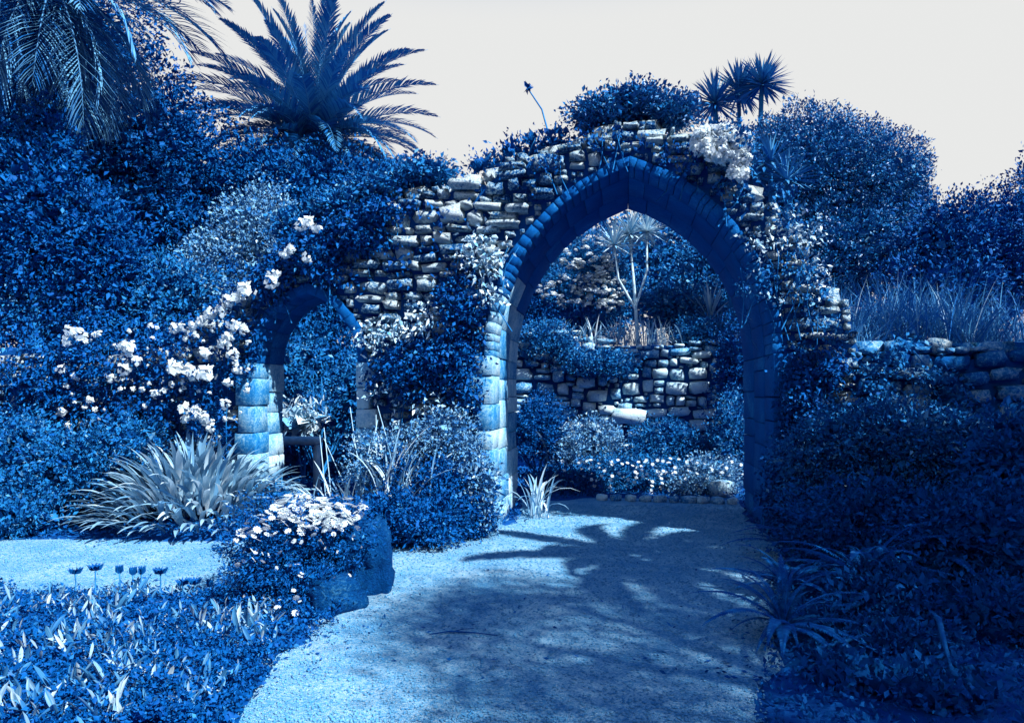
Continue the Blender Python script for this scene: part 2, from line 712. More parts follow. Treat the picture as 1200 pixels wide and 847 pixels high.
def filler(items, ok, u0, u1, z0, z1, n=9000, v=0.0, depth=.22, wr=(.05, .17), hr=(.04, .11)):
    R_ = [(s[0] - s[3] / 2, s[0] + s[3] / 2, s[2] - s[5] / 2, s[2] + s[5] / 2) for s in items]
    cell = {}

    def cells(r):
        for a in range(int(r[0] // .3), int(r[1] // .3) + 1):
            for b in range(int(r[2] // .3), int(r[3] // .3) + 1):
                yield a, b
    for r in R_:
        for c in cells(r):
            cell.setdefault(c, []).append(r)
    out = list(items)
    for k in range(n):
        f = 1 - .6 * k / n
        w, h = rnd.uniform(*wr) * (f + .25), rnd.uniform(*hr) * (f + .25)
        u, z = rnd.uniform(u0, u1), rnd.uniform(z0, z1)
        if not ok(u, z, w, h):
            continue
        r = (u, u + w, z, z + h)
        if any(q[0] < r[1] - .008 and q[1] > r[0] + .008 and q[2] < r[3] - .008 and q[3] > r[2] + .008 for c in cells(r) for q in cell.get(c, ())):
            continue
        for c in cells(r):
            cell.setdefault(c, []).append(r)
        out.append((u + w / 2, v + depth / 2 + rnd.uniform(-.02, .05), z + h / 2, w, depth, h))
    return out


# ------------------------------------------------------------------ the ruined gateway wall
SPAN = 2.95
ZS = 1.90
RAD = 2.12
T_GATE = 1.78
RING = 0.12


def arch_z(u, span, zs, rad, grow=0.0):
    """height of the pointed arch (grown outwards by grow) at u, or None outside"""
    half = span / 2
    x = u if u <= half else span - u          # mirrored
    if x < -grow:
        return None
    d = rad - x
    r = rad + grow
    if d > r:
        return None
    return zs + math.sqrt(r * r - d * d)


top_px = [(-40, 402), (75, 398), (200, 402), (265, 360), (310, 328), (350, 280), (400, 256), (470, 225), (520, 212), (560, 204), (600, 182), (650, 170),
          (690, 155), (720, 141), (742, 137), (775, 141), (800, 150), (850, 174), (872, 190), (885, 222), (935, 262), (955, 308), (985, 345), (1000, 356), (1006, 402), (1060, 404), (1240, 404)]
TOP = [wpx(a, b) for a, b in top_px]


def top_z(u):
    for (a, za), (b, zb) in zip(TOP, TOP[1:]):
        if a <= u <= b:
            return za + (zb - za) * (u - a) / (b - a)
    return TOP[0][1] if u < TOP[0][0] else TOP[-1][1]


D_U0 = wpx(301, 400)[0]
D_U1 = wpx(419, 400)[0]
D_SPAN = D_U1 - D_U0
D_ZS = wpx(360, 425)[1]
D_APEX = wpx(360, 343)[1]
_h, _r = D_SPAN / 2, D_APEX - D_ZS
D_RAD = (_r * _r + _h * _h) / (2 * _h)
D_T = 0.66
U_LEFT = wpx(262, 400)[0]          # left end of the gateway wall
U_RIGHT = wpx(1003, 400)[0]
U_STEP = -1.05                     # thick gateway to the right, thinner wall to the left

wall_rot = WA
gate = thing('ruined_wall', 'ruined rubble stone wall with a tall pointed gateway and a smaller doorway', 'wall', (WO[0], WO[1], 0), WA)


def core_poly(u0, u1, opening, step=0.12):
    """outline (u,z) of the mortar core from u0 to u1 with one notch for the opening"""
    pts = [(u0, 0.0)]
    if opening:
        a, span, zs, rad, grow = opening
        pts.append((a - grow, 0))
        n = 26
        pts.append((a - grow, zs))
        for i in range(1, n):
            u = -grow + (span + 2 * grow) * i / n
            z = arch_z(u, span, zs, rad, grow)
            if z:
                pts.append((a + u, z))
        pts.append((a + span + grow, zs))
        pts.append((a + span + grow, 0))
    pts.append((u1, 0.0))
    u = u1
    tops = []
    while u > u0 + 1e-6:
        tops.append((u, top_z(u) - 0.10 + rnd.uniform(-.05, .05)))
        u -= step
    tops.append((u0, top_z(u0) - 0.10))
    return pts + tops


import bmesh


def extrude_poly(name, pts, v0, v1, mat, parent):
    bm = bmesh.new()
    f = [bm.verts.new((u, v0, z)) for u, z in pts]
    bk = [bm.verts.new((u, v1, z)) for u, z in pts]
    n = len(pts)
    f1 = bm.faces.new(f)
    f2 = bm.faces.new(bk[::-1])
    for i in range(n):
        j = (i + 1) % n
        bm.faces.new((f[j], f[i], bk[i], bk[j]))
    bmesh.ops.triangulate(bm, faces=[f1, f2])
    bmesh.ops.recalc_face_normals(bm, faces=bm.faces)
    me = bpy.data.meshes.new(name)
    bm.to_mesh(me)
    bm.free()
    me.materials.append(mat)
    return ob(name, me, parent)


U_PIER = 3.75
extrude_poly('wall_core', core_poly(U_STEP, U_PIER, (0, SPAN, ZS, RAD, RING)), 0.09, T_GATE - 0.02, M_MORTAR, gate)
extrude_poly('wall_core', core_poly(U_PIER + .003, U_RIGHT, None), 0.09, .85, M_MORTAR, gate)
extrude_poly('wall_core', core_poly(U_LEFT, U_STEP - 0.003, (D_U0, D_SPAN, D_ZS, D_RAD, 0.13)), 0.09, D_T, M_MORTAR, gate)


def ok_gate(u, z, w, h):
    if u < U_LEFT + .02 or u + w > U_RIGHT + 0.05:
        return False
    for uu in (u + .03, u + w / 2, u + w - .03):
        if z + h * 0.75 > top_z(uu):
            return False
        for (a, span, zs, rad, grow, quoin) in ((0, SPAN, ZS, RAD, RING, 0.25), (D_U0, D_SPAN, D_ZS, D_RAD, .10, .22)):
            x = uu - a
            if z < zs + 0.02 and -quoin < x < span + quoin:
                return False
            for zz in (z + .02, z + h - .02):
                az = arch_z(x, span, zs, rad, grow)
                if az is not None and zs - .05 <= zz < az - .0:
                    return False
    return True


items = rubble(ok_gate, U_LEFT, U_RIGHT, 0.05, 5.2, (.08, .19), (.11, .36), .006)
items = filler(items, ok_gate, U_LEFT, U_RIGHT, .05, 5.0, 30000)
put_stones(gate, items, STONES, 296)

# top stones bedded across the wall's width
mb = MB()
tops = []
u = U_LEFT + .1
while u < U_RIGHT - .1:
    w = rnd.uniform(.2, .42)
    depth = D_T if u < U_STEP else (T_GATE if u < U_PIER - .2 else .85)
    v = 0.15
    while v < depth - .2:
        d = rnd.uniform(.25, .45)
        tops.append((u + w / 2, v + d / 2, top_z(u + w / 2) - 0.06 + rnd.uniform(-.06, .06), w, d, rnd.uniform(.14, .26)))
        v += d
    u += w
for i, s in enumerate(tops):
    ob('coping_stone', STONES[(i * 7) % len(STONES)], gate, s[:3], (rnd.uniform(-.15, .15), rnd.uniform(-.15, .15), rnd.uniform(-.3, .3)), s[3:6])


# voussoirs of the two arches
def voussoirs(a, span, zs, rad, rows, nf, radial, mat, parent, pale=0.0):
    half = span / 2
    th = math.acos((rad - half) / rad)
    for ri, (v0, v1) in enumerate(rows):
        n = nf[ri]
        for side in (0, 1):
            cuts = [0.0]
            for k in range(n):
                cuts.append(cuts[-1] + rnd.uniform(.65, 1.35))
            cuts = [c / cuts[-1] for c in cuts]
            for k in range(n):
                t0, t1 = cuts[k] * th + .0012, cuts[k + 1] * th - .0012
                if k == n - 1:
                    t1 = th - .002
                rr = radial * rnd.uniform(.93, 1.10) if ri == 0 else radial
                r0 = rad - rnd.uniform(0, .007)
                dv = rnd.uniform(-.007, .007) if ri == 0 else 0
                cc = [[[None, None], [None, None]], [[None, None], [None, None]]]
                for i, t in enumerate((t0, t1)):
                    for j, v in enumerate((v0 + dv, v1 - .006)):
                        for kk, r in enumerate((r0, rad + rr)):
                            if k == n - 1 and i == 1:          # meet on the centre line
                                t = math.acos((rad - half + (.0065 if side else -.006)) / r)
                            u = rad - r * math.cos(t)
                            z = zs + r * math.sin(t)
                            if side:
                                u = span - u
                            cc[i][j][kk] = (a + u, v, z)
                m = MB()
                hexa(m, cc, 0.005, 0.0015)
                ob('arch_stone', m.mesh('arch_stone', M_DRESS if pale and not side and k < n * pale else mat), parent)  # lowest left blocks take the paler stone: sunlight put into their colour


voussoirs(0, SPAN, ZS, RAD, [(-.005, .40), (.41, 1.08), (1.09, T_GATE)], (27, 9, 8), RING - .02, M_STONE_SHADED, gate, .24)
voussoirs(D_U0, D_SPAN, D_ZS, D_RAD, [(.0, .30), (.31, D_T)], (8, 5), .11, M_STONE_SHADED, gate)


# dressed jamb blocks
def jambs(a, side, zs, rows, width, hh, mat, parent, rag=0.1):
    """courses of squared blocks beside an opening; side -1: left jamb (face at a), +1: right jamb"""
    for ri, (v0, v1) in enumerate(rows):
        z = 0.0
        while z < zs - .02:
            h = rnd.uniform(*hh)
            if zs - (z + h) < hh[0] * .6:
                h = zs - z
            w = width + rnd.uniform(0, rag)
            dd = rnd.uniform(-.012, .012)
            x0, x1 = sorted((a + side * dd, a + side * w))
            m = MB()
            fr = rnd.uniform(-.015, .01) if ri == 0 else 0
            hexa(m, box_corners(x0, x1, v0 + fr, v1 - .005, z + .003, z + h - .003), .010, .003)
            ob('jamb_block', m.mesh('jamb_block', mat), parent)
            z += h


M_WORN = stonemat('worn_stone', [(0.0, .03), (.32, .2), (.52, .5), (.9, .9)], 2.5, .6, .6, .3)
GROWS = [(-.04, .42), (.43, 1.06), (1.07, T_GATE)]
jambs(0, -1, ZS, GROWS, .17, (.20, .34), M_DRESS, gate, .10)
jambs(SPAN, 1, ZS, GROWS, .20, (.22, .36), M_STONE_SHADED, gate, .12)  # right jamb in the darker stone, its shade painted in
DROWS = [(-.04, .28), (.29, D_T)]
jambs(D_U0, -1, D_ZS, DROWS, .20, (.20, .32), M_DRESS, gate, .14)
jambs(D_U1, 1, D_ZS, DROWS, .14, (.2, .3), M_DRESS, gate, .10)
# worn plinth at the foot of the left gateway jamb
for x0, x1, v0, v1, h in ((-.30, .07, -.16, .30, .20), (-.16, .03, .31, .9, .16)):
    m = MB()
    hexa(m, box_corners(x0, x1, v0, v1, 0, h), .03, .012)
    ob('plinth_stone', m.mesh('plinth_stone', M_DRESS), gate)

# low walls left and right of the gateway
low_r = thing('garden_wall', 'low wall of big rough stones running right from the gateway', 'wall', (WO[0], WO[1], 0), WA)
u_end = wpx(1260, 400)[0]
extrude_poly('wall_core', core_poly(U_RIGHT + .004, u_end, None), 0.10, 0.85, M_MORTAR, low_r)
STONESR = [stone_mesh('stone', 500 + i, M_WORN, .11, .3) for i in range(12)]
ok_r = lambda u, z, w, h: u > U_RIGHT - .05 and u + w < u_end and z + h * .8 < top_z(u + w / 2)
put_stones(low_r, filler(rubble(ok_r, U_RIGHT, u_end, 0.03, 2.1, (.13, .26), (.18, .42), .008), ok_r, U_RIGHT, u_end, .03, 2.1, 9000), STONESR)
for i in range(9):
    u = U_RIGHT + .2 + i * .3
    if u < u_end:
        ob('coping_stone', STONESR[(i * 5) % 12], low_r, (u, .35, top_z(u) - .04), (rnd.uniform(-.1, .1), rnd.uniform(-.1, .1), rnd.uniform(-.2, .2)), (.36, .5, .2))
ball_u, ball_z = wpx(1107, 405)
ob('coping_stone', STONES[3], low_r, (ball_u, .15, ball_z), (0, .2, 0), (.22, .24, .2))['label'] = 'round white stone on top of the wall'

low_l = thing('garden_wall', 'low stone wall hidden under climbers left of the small doorway', 'wall', (WO[0], WO[1], 0), WA)
u_st = wpx(-60, 400)[0]
extrude_poly('wall_core', core_poly(u_st, U_LEFT - .004, None), 0.10, 0.66, M_MORTAR, low_l)
put_stones(low_l, rubble(lambda u, z, w, h: u > u_st and u + w < U_LEFT + .03 and z + h * .8 < top_z(u + w / 2), u_st, U_LEFT, 0.03, 2.4, (.16, .28), (.25, .5), .03), STONES)

# ------------------------------------------------------------------ back wall seen through the gateway, terrace behind it
BY = 14.2
bw = thing('garden_wall', 'dry stone retaining wall across the garden seen through the tall gateway', 'wall', (0, BY, 0), R(-3))
bz = 2.55


def btop(x):
    return bz + 0.12 * math.sin(x * 1.7) + (0.1 if x < 1.2 else 0)


def blk(name, x0, x1, y0, y1, z0, z1, mat, parent):
    m = MB()
    hexa(m, box_corners(x0, x1, y0, y1, z0, z1), .03)
    return ob(name, m.mesh(name, mat), parent)


blk('wall_core', -5.0, 8.0, .14, .6, 0, bz - .1, M_MORTAR, bw)
ok_b = lambda u, z, w, h: z + h * .7 < btop(u)
put_stones(bw, filler(rubble(ok_b, -0.3, 4.9, 0.45, 2.8, (.13, .30), (.16, .44), .02, 0, .3, .09), ok_b, -.3, 4.9, .45, 2.7, 9000), STONESB, 297)
ob('stone', STONESB[2], bw, (2.35, .02, 1.03), (0, .05, 0), (.72, .4, .34))['label'] = 'largest pale boulder low in the wall'
tb = MB()
hexa(tb, box_corners(-40, 40, BY + .5, BY + 60, 0.0, 2.35), .01)
o = ob('terrace', tb.mesh('terrace', M_SOIL))
o['kind'] = 'structure'

# ------------------------------------------------------------------ plant builders
def shrub(name, label, cat, blobs, nl, size, mat, asp=.5, group=None, stems=3, bark=None, base=None, trunk=False, per=14, spread=1.3, up=.35,
          shell=(.62, 1.04), front=.55, droop=.1, zb=0.0, fol='foliage', k_size=.72, k_n=1.9, core=.3):
    bl = np.array(blobs, float)
    cx, cy = (bl[:, 0] * bl[:, 3]).sum() / bl[:, 3].sum(), (bl[:, 1] * bl[:, 3]).sum() / bl[:, 3].sum()
    if base is not None:
        cx, cy = base
    root = thing(name, label, cat, (cx, cy, zb), 0, group)
    m = MB()
    crown_leaves(m, blobs, int(nl * k_n), size * k_size, asp, per, spread, up, shell, front, droop, core)
    ob(fol, m.mesh(fol, mat, off=(cx, cy, zb)), root)
    m = MB()
    top = bl[:, 2].max()
    b0 = np.array([cx, cy, zb])
    if trunk:
        r = trunk
        zt = max(zb + .3, (bl[:, 2] - bl[:, 5] * .6).min())
        fork = np.array([cx + rnd.uniform(-.1, .1), cy, zt])
        tube(m, [b0, b0 * .5 + fork * .5 + [rnd.uniform(-.1, .1), 0, 0], fork], [r * 1.25, r, r * .8])
    else:
        fork = b0
        r = 0.03 + .01 * bl[:, 3].max()
    for b in bl:
        for k in range(2):
            e = b[:3] + unit(1)[0] * b[3:] * .6
            e[2] = max(e[2], zb + .1)
            mid = fork * .45 + e * .55 + rng.normal(size=3) * .06
            tube(m, [fork, mid, e], [r * .7, r * .45, r * .15], 5)
    nm = 'trunk' if trunk else 'stem'
    ob(nm, m.mesh(nm, bark or M_BARK, True, off=(cx, cy, zb)), root)
    return root


def strap_verts(L, w, el, bend, segs=6, twist=0.0, wprof=None, fold=.18):
    """one strap leaf from the origin along +X: rises at el, bends down by bend over its length"""
    V, Q = [], []
    p = np.zeros(3)
    for i in range(segs + 1):
        t = i / segs
        a = el - bend * t ** 1.3
        wd = w * (wprof(t) if wprof else (0.55 + .9 * t if t < .5 else 1.0) * (1 - max(0, (t - .55) / .45) ** 2 * .97))
        tw = twist * t
        side = np.array([0, math.cos(tw), math.sin(tw)])
        n = np.array([-math.sin(a), 0, math.cos(a)])
        V += [p + side * wd / 2 + n * wd * fold, p.copy(), p - side * wd / 2 + n * wd * fold]
        if i < segs:
            b = 3 * i
            Q += [(b, b + 3, b + 4, b + 1), (b + 1, b + 4, b + 5, b + 2)]
        p = p + np.array([math.cos(a), 0, math.sin(a)]) * L / segs
    return np.array(V), np.array(Q)


def strap_mesh(name, L, w, el, bend, mat, segs=6, twist=0.0, fold=.18):
    V, Q = strap_verts(L, w, el, bend, segs, twist, None, fold)
    return mk(name, V, [Q], mat, True)


def rotz(V, a):
    c, s = math.cos(a), math.sin(a)
    V = np.asarray(V)
    return np.stack([V[:, 0] * c - V[:, 1] * s, V[:, 0] * s + V[:, 1] * c, V[:, 2]], 1)


def strap_clump_joined(mb, c, n, L, w, el=(.5, 1.4), bend=(.6, 1.8), spread=.1, segs=5):
    for i in range(n):
        V, Q = strap_verts(L * rnd.uniform(.6, 1.1), w * rnd.uniform(.8, 1.2), rnd.uniform(*el), rnd.uniform(*bend), segs, rnd.uniform(-.5, .5))
        V = rotz(V, rnd.random() * 6.283) + np.asarray(c) + np.array([rnd.gauss(0, spread), rnd.gauss(0, spread), 0])
        mb.add(V, Q=Q)


def frond_mesh(name, L, el, bend, mat, nleaf=44, lmax=.5, lw=.035, vee=.5, ang=.9, fern=False, rach=.02, droop=.15):
    """pinnate frond along +X"""
    mb = MB()
    pts, dirs = [], []
    p = np.zeros(3)
    N = 14
    for i in range(N + 1):
        a = el - bend * (i / N) ** 1.25
        pts.append(p.copy())
        dirs.append(np.array([math.cos(a), 0, math.sin(a)]))
        p = p + dirs[-1] * L / N
    tube(mb, pts, [rach * (1 - .85 * i / N) for i in range(N + 1)], 4)
    P, A, S = [], [], []
    for i in range(nleaf):
        t = .10 + .9 * (i + .5) / nleaf if not fern else .04 + .96 * (i + .5) / nleaf
        f = t * N
        k = min(int(f), N - 1)
        q = pts[k] + (pts[k + 1] - pts[k]) * (f - k)
        d = dirs[k]
        nrm = np.array([-d[2], 0, d[0]])
        ln = lmax * ((math.sin(PI * min(1, t * .92 + .10)) ** .6) if not fern else (min(1, t * 5 + .3) * (1 - t) ** .8 + .03))
        aa = ang * (1 - .45 * t) + rnd.uniform(-.07, .07)
        for s in (-1, 1):
            v = rnd.uniform(.6, 1.2) * vee
            A.append(d * math.cos(aa) + math.sin(aa) * (np.array([0, s, 0]) * math.cos(v) + nrm * math.sin(v)))
            P.append(q)
            S.append(ln * rnd.uniform(.85, 1.1))
    P, A, S = np.array(P), np.array(A), np.array(S)
    A /= np.linalg.norm(A, axis=1, keepdims=True)
    Wd = np.cross(A, [0, 0, 1.0])
    Wd /= np.linalg.norm(Wd, axis=1, keepdims=True) + 1e-9
    n = len(P)
    V = np.empty((n, 5, 3))
    mid = P + A * S[:, None] * .5
    tip = P + A * S[:, None]
    tip[:, 2] -= droop * S
    V[:, 0] = P + Wd * lw * .25
    V[:, 1] = P - Wd * lw * .25
    V[:, 2] = mid - Wd * lw * .5
    V[:, 3] = mid + Wd * lw * .5
    V[:, 4] = tip
    i = np.arange(n)[:, None] * 5
    mb.add(V.reshape(-1, 3), np.concatenate([i + [3, 2, 4]]), np.concatenate([i + [0, 1, 2, 3]]))
    return mb.mesh(name, mat)


def palm_tree(label, loc, h, fronds, L, r0=.3, group=None, nleaf=44, lmax=.5, lw=.04, mat=None, skirt=True, elr=(1.45, -.35)):
    root = thing('palm_tree', label, 'palm tree', loc, 0, group)
    m = MB()
    tube(m, [(0, 0, 0), (.05, 0, h * .4), (0, .03, h * .8), (0, 0, h)], [r0 * 1.15, r0 * .9, r0 * .9, r0 * 1.2], 10)
    ob('trunk', m.mesh('trunk', M_BARK, True), root)
    mat = mat or M_FROND
    variants = []
    for k in range(10):
        el = elr[0] + (elr[1] - elr[0]) * k / 9
        variants.append(frond_mesh('frond', L * (1 - .02 * k), el, .55 + .75 * math.cos(max(-.2, el)) + rnd.uniform(-.1, .15), mat, nleaf, lmax, lw))
    for i in range(fronds):
        k = int((i / fronds) ** .8 * 10)
        s = rnd.uniform(.85, 1.08)
        ob('frond', variants[min(k, 9)], root, (0, 0, h + rnd.uniform(-.1, .15)), (rnd.uniform(-.1, .1), 0, i * 2.39996 + rnd.uniform(-.2, .2)), (s, s, s))
    return root


def spiky_mesh(name, mat, n, L, w, el=(-.5, 1.5), bend=.3):
    mb = MB()
    for i in range(n):
        e = math.asin(rnd.uniform(math.sin(el[0]), math.sin(el[1])))
        V, Q = strap_verts(L * rnd.uniform(.8, 1.08), w, e, bend * rnd.uniform(.3, 1.4), 3)
        mb.add(rotz(V, rnd.random() * 6.283), Q=Q)
    return mb.mesh(name, mat)


def cordyline(label, base, heads, mat, rh, group=None, trunk_mat=None, r=.06, n=110, w=.05):
    """base point, list of head points"""
    root = thing('cabbage_tree', label, 'tree', base, 0, group)
    base = np.asarray(base, float)
    fork = None
    for i, hp in enumerate(heads):
        hp = np.asarray(hp, float)
        m = MB()
        if fork is None:
            mid = base * .5 + hp * .5 + np.array([rnd.uniform(-.1, .1), 0, 0])
            tube(m, [base, mid, hp], [r * 1.4, r * 1.1, r * .8], 7)
            fork = base * .62 + hp * .38
        else:
            mid = fork * .45 + hp * .55 + np.array([np.sign(hp[0] - fork[0]) * .12, 0, -.1])
            tube(m, [fork, mid, hp], [r, r * .85, r * .7], 7)
        ob('trunk', m.mesh('trunk', trunk_mat or M_BARK, True, off=base), root)
        ob('leaf_head', spiky_mesh('leaf_head', mat, n, rh, w), root, tuple(hp - base))
    return root


def climber(name, label, patches, nl, size, mat, asp=.7, v=(-.22, .02), cat='climber', per=8, spread=.9, group=None, vines=True):
    """leaves over the wall's face: patches of (px, py, rx, ry) in wall coordinates"""
    size *= .66
    nl = int(nl * 1.7)
    u0, z0 = wpx(patches[0][0], patches[0][1])
    base = W(u0, -.05, 0)
    root = thing(name, label, cat, tuple(base), 0, group)
    m = MB()
    ar = np.array([p[2] * p[3] for p in patches], float)
    cnt = rng.multinomial(max(1, nl // per), ar / ar.sum())
    for (px, py, rx, ry), c in zip(patches, cnt):
        if c == 0:
            continue
        a = rng.uniform(0, 2 * PI, c)
        rr = np.sqrt(rng.random(c)) * (1 + .25 * np.sin(3 * a + rnd.random() * 6) + .15 * np.sin(7 * a + rnd.random() * 6))
        C = []
        for ai, ri in zip(a, rr):
            u, z = wpx(px + rx * ri * math.cos(ai), py + ry * ri * math.sin(ai))
            bulge = max(0, 1 - ri * ri)
            C.append(W(u, v[1] + (v[0] - v[1]) * (bulge * .8 + rnd.random() * .3), max(z, .05)))
        C = np.array(C)
        P = np.repeat(C, per, 0) + rng.normal(size=(c * per, 3)) * size * spread
        A = unit(c * per) * .9 + np.array([0, -.55, .1])
        V, T = leaf_quads(P, A, size * rng.uniform(.6, 1.3, c * per), asp, droop=.25)
        m.add(V, T)
    ob('foliage', m.mesh('foliage', mat, off=base), root)
    if vines:
        m = MB()
        for px, py, rx, ry in patches:
            u, z = wpx(px, py)
            for k in range(2):
                e = W(u + rnd.uniform(-.2, .2), -.04, z + ry * .006)
                s = W(u + rnd.uniform(-.3, .3), -.03, max(0, z - ry * .012 - .2))
                tube(m, [s, (s + e) / 2 + rng.normal(size=3) * .04, e], [.007, .006, .003], 5)
        ob('vine', m.mesh('vine', M_BARK, True, off=base), root)
    return root


def daisy_mesh(name, r, petals=11):
    mb = MB()
    V, T = [], []
    for k in range(petals):
        a = 2 * PI * k / petals + rnd.uniform(-.08, .08)
        w = PI / petals * .95
        b = len(V)
        V += [(0, 0, 0), (r * .75 * math.cos(a - w), r * .75 * math.sin(a - w), .10 * r), (r * math.cos(a), r * math.sin(a), .02 * r),
              (r * .75 * math.cos(a + w), r * .75 * math.sin(a + w), .10 * r)]
        T += [(b, b + 1, b + 2), (b, b + 2, b + 3)]
    mb.add(V, T)
    return mb.mesh(name, M_WHITE)


def blossom_mesh(name, r, n=26):
    """ragged cluster of overlapping white petals"""
    d = unit(n)
    d[:, 1] = np.where(d[:, 1] > .2, -d[:, 1], d[:, 1])
    d[:, 2] = np.where(d[:, 2] < -.5, -d[:, 2], d[:, 2])
    A = np.cross(d, unit(n)) + d * .35
    A /= np.linalg.norm(A, axis=1, keepdims=True)
    Wd = np.cross(d, A)
    s_ = (r * rng.uniform(.5, .85, n))[:, None]
    P = d * r * rng.uniform(.45, .75, (n, 1)) - A * s_ * .5
    V = np.stack([P, P + A * s_ * .55 + Wd * s_ * .42, P + A * s_, P + A * s_ * .55 - Wd * s_ * .42], 1).reshape(-1, 3)
    i = np.arange(n)[:, None] * 4
    return mk(name, V, [np.concatenate([i + [0, 1, 2], i + [0, 2, 3]])], M_WHITE)


# ------------------------------------------------------------------ trees behind the wall
shrub('evergreen_tree', 'big dark evergreen tree filling the upper left behind the low wall', 'tree',
      [B(150, 190, 120, 110, 13.5, 1.7), B(90, 300, 130, 110, 13, 1.6), B(215, 230, 62, 110, 13.8, 1.3), B(30, 150, 110, 140, 14, 1.6), B(140, 360, 140, 60, 12, 1.2), B(60, 50, 120, 90, 14.5, 1.6)],
      34000, .115, M_DARK, trunk=.22, up=.2)
shrub('evergreen_tree', 'dark rounded tree under the big palm crown', 'tree',
      [B(390, 235, 105, 62, 14.5, 1.4), B(470, 235, 60, 45, 14.8, 1.0), B(310, 225, 70, 55, 14.3, 1.1), B(420, 300, 110, 70, 14.2, 1.2), B(350, 330, 110, 80, 14.2, 1.2)],
      20000, .11, M_DUSK, trunk=.18)
shrub('speckled_shrub', 'tall shrub with small pale leaves behind the small doorway', 'shrub',
      [B(300, 275, 44, 58, 11.5, .7), B(270, 315, 52, 55, 11.4, .7), B(325, 310, 40, 50, 11.6, .6), B(240, 350, 60, 45, 11, .6)], 9000, .075, M_LIGHT, trunk=.07)
shrub('evergreen_tree', 'dark tree in front of the corner palm trunk at the left edge', 'tree', [B(40, 250, 70, 95, 9.6, .35), B(110, 300, 60, 80, 9.7, .35), B(60, 170, 40, 50, 9.8, .3), B(-20, 200, 60, 110, 9.7, .4)], 9000, .09, M_DARK, trunk=.1)
shrub('hedge_shrub', 'dim leafy shrub in the shade behind the left garden wall', 'shrub',
      [B(190, 350, 70, 50, 10.4, .7), B(110, 365, 80, 45, 10.2, .7), B(40, 350, 80, 60, 10.3, .8)], 9000, .085, M_MID)
LUMP[0] = .09
shrub('clipped_tree', 'rounded glossy leaved tree with small speckled leaves at upper right', 'tree',
      [B(945, 200, 75, 72, 14, 1.3), B(1010, 215, 68, 62, 14, 1.3), B(1040, 250, 42, 62, 14, 1.0), B(905, 210, 45, 70, 14.4, .9), B(985, 300, 95, 80, 13.6, 1.2)],
      40000, .075, M_GLOSS, trunk=.16, spread=1.0)
LUMP[0] = .27
shrub('evergreen_tree', 'dark broad tree at the far right edge behind the low wall', 'tree',
      [B(1110, 290, 62, 64, 12, .9), B(1180, 300, 75, 80, 12.2, 1.0), B(1100, 350, 75, 50, 11.6, .8), B(1240, 260, 60, 90, 12.5, 1)], 14000, .09, M_DARK, trunk=.15)
# far backdrop of garden trees
for i, (px, py, rx, ry, Y, lab) in enumerate((
        (470, 300, 120, 90, 20, 'mid blue leafy tree far behind the wall left of the gateway'),
        (640, 330, 90, 70, 19, 'shadowy round tree at the left inside the gateway view'),
        (760, 310, 120, 80, 25, 'hazy tall tree behind the thin trunks seen through the gateway'),
        (850, 340, 70, 80, 18.5, 'leafy tree at the right inside the gateway view'),
        (560, 330, 90, 70, 23, 'distant bushy tree hidden behind the wall between the openings'),
        (240, 300, 190, 110, 21, 'distant dark tree behind the speckled shrub'))):
    shrub('garden_tree', lab, 'tree', [B(px, py, rx, ry, Y, 1.8), B(px - rx * .5, py + ry * .4, rx * .6, ry * .8, Y - .6, 1.3), B(px + rx * .5, py + ry * .35, rx * .6, ry * .8, Y - .5, 1.3)],
          8000, .13, M_MID, trunk=.2, zb=2.35, core=.7)

# the big palm
pc = at(368, 172, 16)
palm_tree('tall date palm with arching feather fronds above the dark trees', (pc[0], pc[1], 0), pc[2], 112, 3.5, .36, nleaf=64, lmax=.5, lw=.04, elr=(1.52, -.2))
# second palm, its crown at the upper left corner
pc2 = at(62, -18, 10.2)
palm_tree('palm at the upper left corner with long pale hanging fronds', (pc2[0], pc2[1], 0), pc2[2], 52, 2.9, .2, nleaf=44, lmax=.75, lw=.03, mat=M_FRONDP, elr=(1.0, -1.25))

# cabbage trees against the sky on the right
b = at(868, 250, 15.5)
cordyline('pair of spiky cabbage trees rising above the white blossom', (b[0], b[1], 0), [at(838, 122, 15.5), at(866, 108, 15.8)], M_FROND, .74, n=170, w=.05)
b = at(884, 250, 15)
cordyline('single stemmed cabbage tree with round spiky head against the sky', (b[0], b[1], 0), [at(893, 100, 15)], M_FROND, .66, n=200, w=.05)
b = at(910, 260, 12.6)
cordyline('dim spiky cabbage tree in front of the rounded tree', (b[0], b[1], 0), [at(903, 190, 12.6), at(922, 212, 12.4), at(880, 205, 12.8)], M_FROND, .62, n=80, w=.045)

# ------------------------------------------------------------------ seen through the gateway
bkz = 2.35
UMB = shrub('umbel_shrub', 'shrub heaped with white flower heads left of the thin trunks beyond the gateway', 'shrub',
      [B(692, 312, 38, 32, 16.5, .6), B(708, 345, 32, 32, 16.2, .6), B(665, 345, 36, 30, 16.2, .6)], 7000, .075, M_MID, zb=bkz)
bm_ = [blossom_mesh('flower_head', .13, 22) for _ in range(5)]
o0 = np.array(UMB.location)
for i in range(150):
    px, py, rx, ry, Y = rnd.choice(((690, 305, 36, 30, 16.1), (706, 340, 30, 30, 15.8), (664, 342, 34, 24, 15.8)))
    a, r_ = rnd.uniform(0, 6.28), math.sqrt(rnd.random())
    p = at(px + rx * r_ * math.cos(a), py + ry * r_ * math.sin(a) * .9, Y - .25 * (1 - r_))
    s = rnd.uniform(.5, 1.1)
    ob('flower_head', bm_[i % 5], UMB, tuple(p - o0), (rnd.uniform(-.3, .3), rnd.uniform(-.3, .3), rnd.random() * 6), (s * 1.3, s * 1.3, s * .7))
b = at(748, 400, 15.4)
